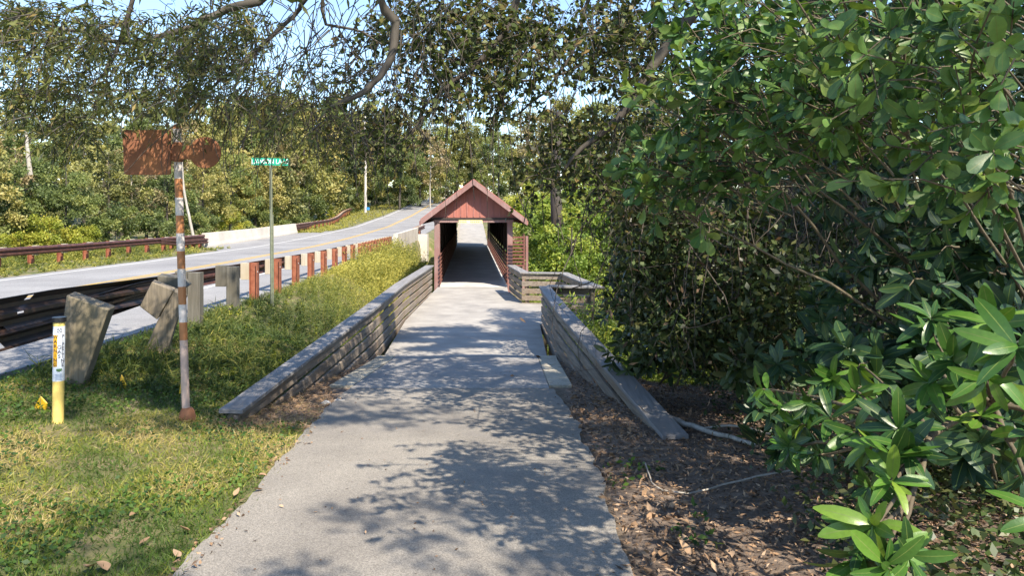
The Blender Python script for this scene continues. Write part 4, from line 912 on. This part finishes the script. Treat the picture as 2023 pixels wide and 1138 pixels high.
# unseen leaf clumps over and behind the viewer, added and placed to cast shade
def overhead(blobs, n, L):
    wts = np.array([b_[6]*b_[3]*b_[4] for b_ in blobs]); k = rng.choice(len(blobs), n, p=wts/wts.sum()); B_ = np.array([b_[:6] for b_ in blobs])[k]
    u = rand_dir(n)*(rng.random(n)**.4)[:, None]; nc = 26
    cc = rand_dir(len(blobs)*nc)*(rng.random(len(blobs)*nc)**.4)[:, None]
    u = cc[k*nc+rng.integers(0, nc, n)]*.95+rand_dir(n)*(.22*rng.random(n)**.5)[:, None]
    return B_[:, :3]+u*B_[:, 3:], rand_dir(n, -.3), rand_dir(n, .6), L*rng.uniform(.6, 1.4, n), L*.42, rng.random(n)
SHADE_CLUMPS = [(2.8, -1.1, 7.0, 1.2, .9, .45, .45), (1.9, 2.4, 7.2, 1.0, .7, .4, .45), (.3, -1.0, 7.0, 1.3, .8, .4, .28), (-1.6, -1.2, 7.2, 1.0, .8, .4, .2), (2.7, 8.5, 7.6, 2.3, 1.3, .6, 4.0), (3.3, 4.9, 7.5, 1.3, 1.5, .6, 1.0), (.1, 1.7, 7.8, 1.6, 1.2, .5, .6), (5.0, 4.6, 6.6, 1.8, 2.2, .9, 1.3), (5.0, 1.0, 7.0, 1.6, 1.6, .9, 1.0), (6.0, 6.0, 8, 1.8, 2.5, 1.4, 1.0), (1.6, 1.5, 8.0, 1.2, 1.0, .6, .6), (-3.0, .5, 8.0, 1.6, 1.4, .7, .5), (4.0, 11.0, 7.5, 2.0, 2.5, 1.2, 1.0), (-.5, 8.5, 8.2, 1.6, 1.4, .7, .4)]
link('foliage', leaves_mesh('foliage', *overhead(SHADE_CLUMPS, 54000, .12)), M['lf_vine'], oak)  # out-of-view shade casters, parented to the oak
# grape vine draped over the middle of the canopy
gv = empty('grape_vine', (3.0, 8.6, float(H(3.0, 8.6))), 'dark round leaved vine draped over the branches above the covered bridge', 'vine')
mk = [(900, 50, 180, 80, 2.4), (1080, 70, 170, 90, 2.4), (1240, 70, 130, 110, 2.4), (1000, 160, 150, 60, .9), (880, 150, 90, 60, .6), (1290, 180, 80, 110, 1.0), (1120, 270, 130, 70, .9), (960, 290, 120, 60, .55), (1190, 330, 110, 60, .9), (775, 275, 80, 55, .5), (730, 290, 50, 40, .25), (1050, 340, 110, 50, .7), (760, 60, 70, 60, .35), (700, 150, 60, 60, .3), (1320, 330, 60, 90, .5), (1250, 420, 60, 50, .4), (1100, -120, 350, 100, 1.6), (780, 210, 120, 60, .4), (700, 270, 80, 50, .2)]
a = sprays(mk, 1650, (6.2, 9.2), 11, .064, .05, (-.35, -.1, -.35), .36, .6)
link('foliage', leaves_mesh('foliage', *a[:6], mid=.4), M['lf_vine'], gv); tws = a[6]
for k in range(120):
    px, py = rng.uniform(760, 1330), rng.uniform(-40, 150); Y = rng.uniform(6.5, 9.5); c = P(px, py, Y); L = rng.uniform(.6, 1.9)
    e = c+np.array([rng.normal(.1, .25), rng.normal(0, .2), -L]); tws.append((curve([c, c+(e-c)*.35+rng.normal(0, .07, 3), c+(e-c)*.7+rng.normal(0, .07, 3), e], 10, .006), rng.uniform(.002, .006)))
for pts in ([(1120, 330), (1085, 380), (1060, 400)], [(1075, 300), (1060, 360), (1040, 400), (1035, 440)], [(1165, 380), (1150, 440), (1148, 500)], [(1130, 380), (1100, 410)]):
    tws.append((curve(C3(pts, 7.6), 9, .006), .006))
tws += [(curve([(3.0, 8.6, -.2), (2.7, 8.4, 2.6), (2.0, 7.8, 5.0), (1.0, 7.5, 6.0)], 14, .03), .03)]
link('stem', tubes_mesh('stem', tws, 4), M['vine'], gv)

# ------------------------------------------------------------------ lawn, weeds, litter
def scatter(n, x0, x1, y0, y1, fn=None):
    x = rng.uniform(x0, x1, n); y = y0+(y1-y0)*rng.random(n)**1.5
    if fn is not None: k = fn(x, y); x, y = x[k], y[k]
    return x, y
pl_ = lambda y: np.interp(y, [-8, 3.78, 5.44, 8.37, 9.4, 13], [-1.52, -1.72, -1.86, -2.08, -2.35, -2.5])
pr_ = lambda y: np.interp(y, [-8, 3.78, 5.44, 8.37, 9.4, 13], [.57, .63, .69, .64, .82, .8])
rail_l = lambda x, y: np.where(y > 6.0, x < -2.42, True)
def patch(x, y, s=1.0, ph=0): return np.sin(x*1.9*s+ph)*np.sin(y*1.3*s+1.7*ph)+.6*np.sin(x*3.7*s-y*2.9*s+ph)+.4*np.sin(7*x*s+5*y*s)
x, y = scatter(190000, -7, -1.6, 2.2, 13, lambda x, y: (x < pl_(y)+rng.normal(0, .05, len(x))) & (x > rx(y)+5.2) & ((x < -2.75+rng.normal(0, .06, len(x))) | (y < 7.5+rng.normal(0, .15, len(x)))) & (patch(x, y)+rng.normal(0, .5, len(x)) > -1.5))
n = len(x); Pt = np.stack([x, y, H(x, y)-.004], 1); dry = np.clip(.42+.50*patch(x, y, .8, 2.0)+.2*ss(6.5, 4.5, y)+rng.normal(0, .18, n), 0, 1)
D = rand_dir(n, .95, .5); tag(link('lawn_grass', leaves_mesh('lawn_grass', Pt, D, rand_dir(n), .055*rng.uniform(.5, 1.5, n), .0065, dry, mid=.3), M['grass']), kind='stuff')
x, y = scatter(42000, -7, -1.6, 2.2, 13, lambda x, y: (x < pl_(y)-.04) & (x > rx(y)+5.35) & ((x < -2.75) | (y < 7.3)) & (patch(x, y, .9, 4.0)+rng.normal(0, .35, len(x)) > .05-.5*(y > 6.5)))
n = len(x); Pt = np.stack([x, y, H(x, y)+rng.uniform(.005, .06, n)], 1)
tag(link('clover', leaves_mesh('clover', Pt, rand_dir(n, .1, .4), rand_dir(n, 1.6), .032*rng.uniform(.5, 1.5, n), .028, np.clip(.45+.2*patch(x, y, .7)+rng.normal(0, .22, n), 0, 1)), M['clover']), kind='stuff')
# dry straw
x, y = scatter(26000, -6, -1.6, 2.2, 11, lambda x, y: (x < pl_(y)) & (patch(x, y, .8, 2.0)+rng.normal(0, .4, len(x)) > .0))
n = len(x); tag(link('dry_straw', leaves_mesh('dry_straw', np.stack([x, y, H(x, y)+.01], 1), rand_dir(n, .1, .25), rand_dir(n, 1), .09*rng.uniform(.5, 1.4, n), .004, .75+.25*rng.random(n)), M['grass']), kind='stuff')
# weeds: stems with leaves, on the bank by the guardrail and round the bridge
def weeds(name, x, y, hgt, mat, tone, nl=22, ls=.06, asp=.3):
    n = len(x); z0 = H(x, y); lean = rng.normal(0, .18, (n, 2)); k = np.repeat(np.arange(n), nl); f = rng.random(n*nl)**.8
    hh = np.broadcast_to(hgt, (n,))
    Pt = np.stack([x[k]+lean[k, 0]*hh[k]*f+rng.normal(0, .05, n*nl)*hh[k], y[k]+lean[k, 1]*hh[k]*f+rng.normal(0, .05, n*nl)*hh[k], z0[k]+hh[k]*f], 1)
    D = rand_dir(n*nl, .45, .7); tn = np.clip(np.broadcast_to(tone, (n,))[k]+rng.normal(0, .16, n*nl)+.25*(f-.5), 0, 1)
    sx_ = np.stack([x, y, z0-.02], 1); sd = np.stack([lean[:, 0], lean[:, 1], np.ones(n)], 1)
    a = leaf_quads(Pt, D, rand_dir(n*nl, .4), ls*rng.uniform(.6, 1.5, n*nl), ls*asp); b_ = leaf_quads(sx_, sd, rand_dir(n, 0), hh*1.0, .009)
    V = np.concatenate([a[0], b_[0]]); Q = np.concatenate([a[1], b_[1]+len(a[0])]); rn = np.concatenate([np.repeat(tn, 4), np.full(4*n, .55)])
    return tag(link(name, mesh_arr(name, V, Q, {"rnd": rn}), mat), kind='stuff')
def bank(n, lo, hi):
    x, y = scatter(n, -7.2, -2.62, 7.9, 31, lambda x, y: (x < np.where(y < 12.6, -2.95, -2.66)) & (x > np.maximum(GX(y)-.15, rx(y)+5.5)) & (y > 8.4+rng.normal(0, .7, len(x))) & (patch(x, y, 1.4, 5)+rng.normal(0, .5, len(x)) > -.75))
    cl = patch(x, y, .9, 1.3)+.5*patch(x, y, 2.3, .4)
    hg = (.10+.55*ss(12, 22, y)+.22*ss(-4.4, -3.4, x)*ss(11, 16, y))*(1+.45*cl)*rng.uniform(lo, hi, len(x))
    pxw = CX+x/y*F; top = np.interp(pxw, [300, 400, 508, 618, 713, 775, 815, 860, 900], [690, 605, 590, 552, 510, 488, 515, 570, 600])+rng.gamma(1.4, 12, len(x))-8
    return x, y, np.clip(np.minimum(hg, EYE-(top-HY)/F*y-H(x, y)), .05, 1.7), cl
x, y, hg, cl = bank(3400, .6, 1.3); weeds('tall_weeds', x, y, hg, M['weed'], .12+.72*ss(15.5, 23, y)+.10*cl, 24, .055, .38)
x, y, hg, cl = bank(7000, .7, 1.6); weeds('tall_grass', x, y, hg, M['weed'],   .26+.6*ss(15.5, 23, y)+.14*cl+rng.normal(0, .1, len(x)), 8, .17, .055)
x, y, hg, cl = bank(260, .9, 1.4); weeds('flowering_weeds', x, y, hg, M['lf_yellow'], .55+.3*ss(14, 22, y)+rng.normal(0, .1, len(x)), 22, .05, .5)
x, y = scatter(2600, -7.5, -2.4, 27, 57, lambda x, y: (x > GX(np.minimum(y, 42))+.3) & (x < TX(y)-1.4)); weeds('tall_weeds', x, y, rng.uniform(.3, .9, len(x)), M['weed'], .7, 18, .10, .3)
x, y = scatter(2600, -7.2, -2.6, 24, 42, lambda x, y: (x > GX(y)-.1) & (x < TX(y)-1.5))
weeds('tall_weeds', x, y, np.clip(np.minimum(rng.uniform(.5, 1.2, len(x)), EYE-(np.interp(CX+x/y*F, [640, 713, 775, 815, 860], [530, 510, 490, 515, 560])+rng.uniform(0, 20, len(x))-HY)/F*y-H(x, y)), .05, 2), M['weed'], .75, 20, .10)
x, y = scatter(4200, 1.0, 10, 13, 34, lambda x, y: (x > np.where((y > 15.8) & (y < 20.3), 2.0, TX(y)+1.75)))
weeds('valley_weeds', x, y, rng.uniform(.5, 1.5, len(x)), M['lf_bright'], .55+.15*patch(x, y, .6), 22, .10, .4)
x, y = scatter(5000, -24, -14, 14, 64, lambda x, y: (x < rx(y)-np.where(y > 43, 7.2, 4.2)))
weeds('roadside_weeds', x, y, rng.uniform(.06, .16, len(x))*(1+4.5*(x < rx(y)-6.9)), M['weed'], .6+.15*patch(x, y, .5), 16, .10)
x, y = scatter(4500, -30, -13, 66, 160, lambda x, y: (x < rx(y)-4.2)); weeds('roadside_weeds', x, y, rng.uniform(.06, .2, len(x))*(1+2*(x < rx(y)-11)), M['weed'], .78, 12, .16)
# litter on the right
x, y = scatter(34000, .55, 4.2, 2.2, 13, lambda x, y: x > pr_(y)+rng.normal(0, .06, len(x)))
n = len(x); tag(link('leaf_litter', leaves_mesh('leaf_litter', np.stack([x, y, H(x, y)+rng.uniform(.0, .025, n)], 1), rand_dir(n, .1, .35), rand_dir(n, 1.5), .045*rng.uniform(.25, 1.5, n), .015, rng.random(n)**1.2), M['lf_dead']), kind='stuff')
x, y = scatter(2600, .5, 3.6, 2.2, 9, lambda x, y: (x > pr_(y)-.02) & (x < pr_(y)+.5+.0*y)); n = len(x)
tag(link('path_edge_litter', leaves_mesh('path_edge_litter', np.stack([x, y, H(x, y)+rng.uniform(.005, .03, n)], 1), rand_dir(n, .1, .4), rand_dir(n, 1.2), .06*rng.uniform(.4, 1.4, n), .035, rng.random(n)*.5+.4), M['lf_dead']), kind='stuff')
# needles and litter strip by the foot of the left rail
x, y = scatter(9000, -2.9, -1.95, 7.2, 12.6, lambda x, y: (x < pl_(y)+.05)); n = len(x)
tag(link('pine_straw', leaves_mesh('pine_straw', np.stack([x, y, H(x, y)+.012], 1), rand_dir(n, .05, .15), rand_dir(n, 1), .09*rng.uniform(.4, 1.3, n), .006, .55+.45*rng.random(n)), M['lf_dead']), kind='stuff')
# low plants on the litter and under the magnolia
def lowplants(name, n, x0, x1, y0, y1, fn, ls, mat, hz):
    x, y = scatter(n, x0, x1, y0, y1, fn); n = len(x)
    return tag(link(name, leaves_mesh(name, np.stack([x, y, H(x, y)+rng.uniform(.01, hz, n)], 1), rand_dir(n, .2, .5), rand_dir(n, 1.2), ls*rng.uniform(.5, 1.4, n), ls*.6, rng.random(n)), mat), kind='stuff')
lowplants('ground_plants', 900, .65, 1.2, 2.4, 6.5, lambda x, y: (x > pr_(y)+.03) & (patch(x, y, 1.6, 3) > .5), .05, M['clover'], .07)
lowplants('undergrowth', 15000, 1.6, 4.5, 2.2, 11, lambda x, y: (x > 1.55+.1*y-.35*(y < 4.5)+rng.normal(0, .2, len(x))), .06, M['lf_dark'], .22)
# larger fallen leaves one can pick out
lp = [(1000+rng.uniform(-650, -480), rng.uniform(880, 1100)) for _ in range(5)]
FL = [(182, 1118, .10, 'large pale tan leaf at the bottom left of the grass, left of a pair'), (212, 1128, .10, 'large pale tan leaf at the bottom left of the grass, right of a pair'), (376, 1048, .075, 'reddish leaf in the grass near the path edge at the bottom'), (268, 1015, .06, 'small brown leaf lying in the green clover patch'), (510, 940, .07, 'curled brown leaf standing at the left path edge'), (517, 967, .09, 'long orange leaf lying flat at the left path edge'), (462, 980, .06, 'orange brown leaf in the grass left of the flat orange one'), (560, 1002, .03, 'tiny orange leaf alone on the asphalt'), (275, 1075, .06, 'dark brown leaf low in the grass'), (357, 1100, .06, 'brown leaf at the path corner at the bottom'), (1362, 1100, .10, 'large tan leaf in the litter right of the path at the bottom'), (1305, 1100, .08, 'orange leaf in the litter beside the large tan one'), (1195, 935, .07, 'orange leaf at the right path edge'), (1440, 1092, .08, 'reddish leaf under the magnolia branch at the bottom'), (1400, 950, .05, 'yellowish leaf in the litter between path and magnolia')]
for px, py, s, lb in FL:
    Y = 3.0
    for _ in range(60): p = P(px, py, Y); Y += (p[2]-float(max(H(p[0], p[1]), pz(Y)-.02))-.03)*1.2
    p = P(px, py, Y); a = rng.uniform(0, 6.28)
    me = big_leaves('fallen_leaf', p[None], np.array([[math.cos(a), math.sin(a), .15]]), np.array([[rng.normal(0, .25), rng.normal(0, .25), 1.]]), np.array([s]), np.array([s*.6]), np.array([rng.uniform(.55, 1)]), 'rnd', -.3, .5)
    tag(link('fallen_leaf', me, M['lf_dead']), lb, 'leaf', 'fallen leaves near the path')

# small leaves and grass creeping over the path edges
x, y = scatter(1500, -2.3, -1.4, 2.2, 9.5, lambda x, y: np.abs(x-pl_(y)-.02) < .06+.05*patch(x*0, y, 2.2, 1)); n = len(x)
tag(link('edge_litter', leaves_mesh('edge_litter', np.stack([x, y, pz(y)+rng.uniform(.006, .02, n)], 1), rand_dir(n, .1, .4), rand_dir(n, 1.2), .035*rng.uniform(.4, 1.5, n), .02, rng.random(n)), M['lf_dead']), kind='stuff')
x, y = scatter(260, -1.9, .6, 2.5, 12.5); n = len(x)
tag(link('leaf_bits', leaves_mesh('leaf_bits', np.stack([x, y, pz(y)+.012], 1), rand_dir(n, .05, .2), rand_dir(n, 2), .028*rng.uniform(.3, 1.3, n), .012, rng.random(n)*.8), M['lf_dead']), kind='stuff')
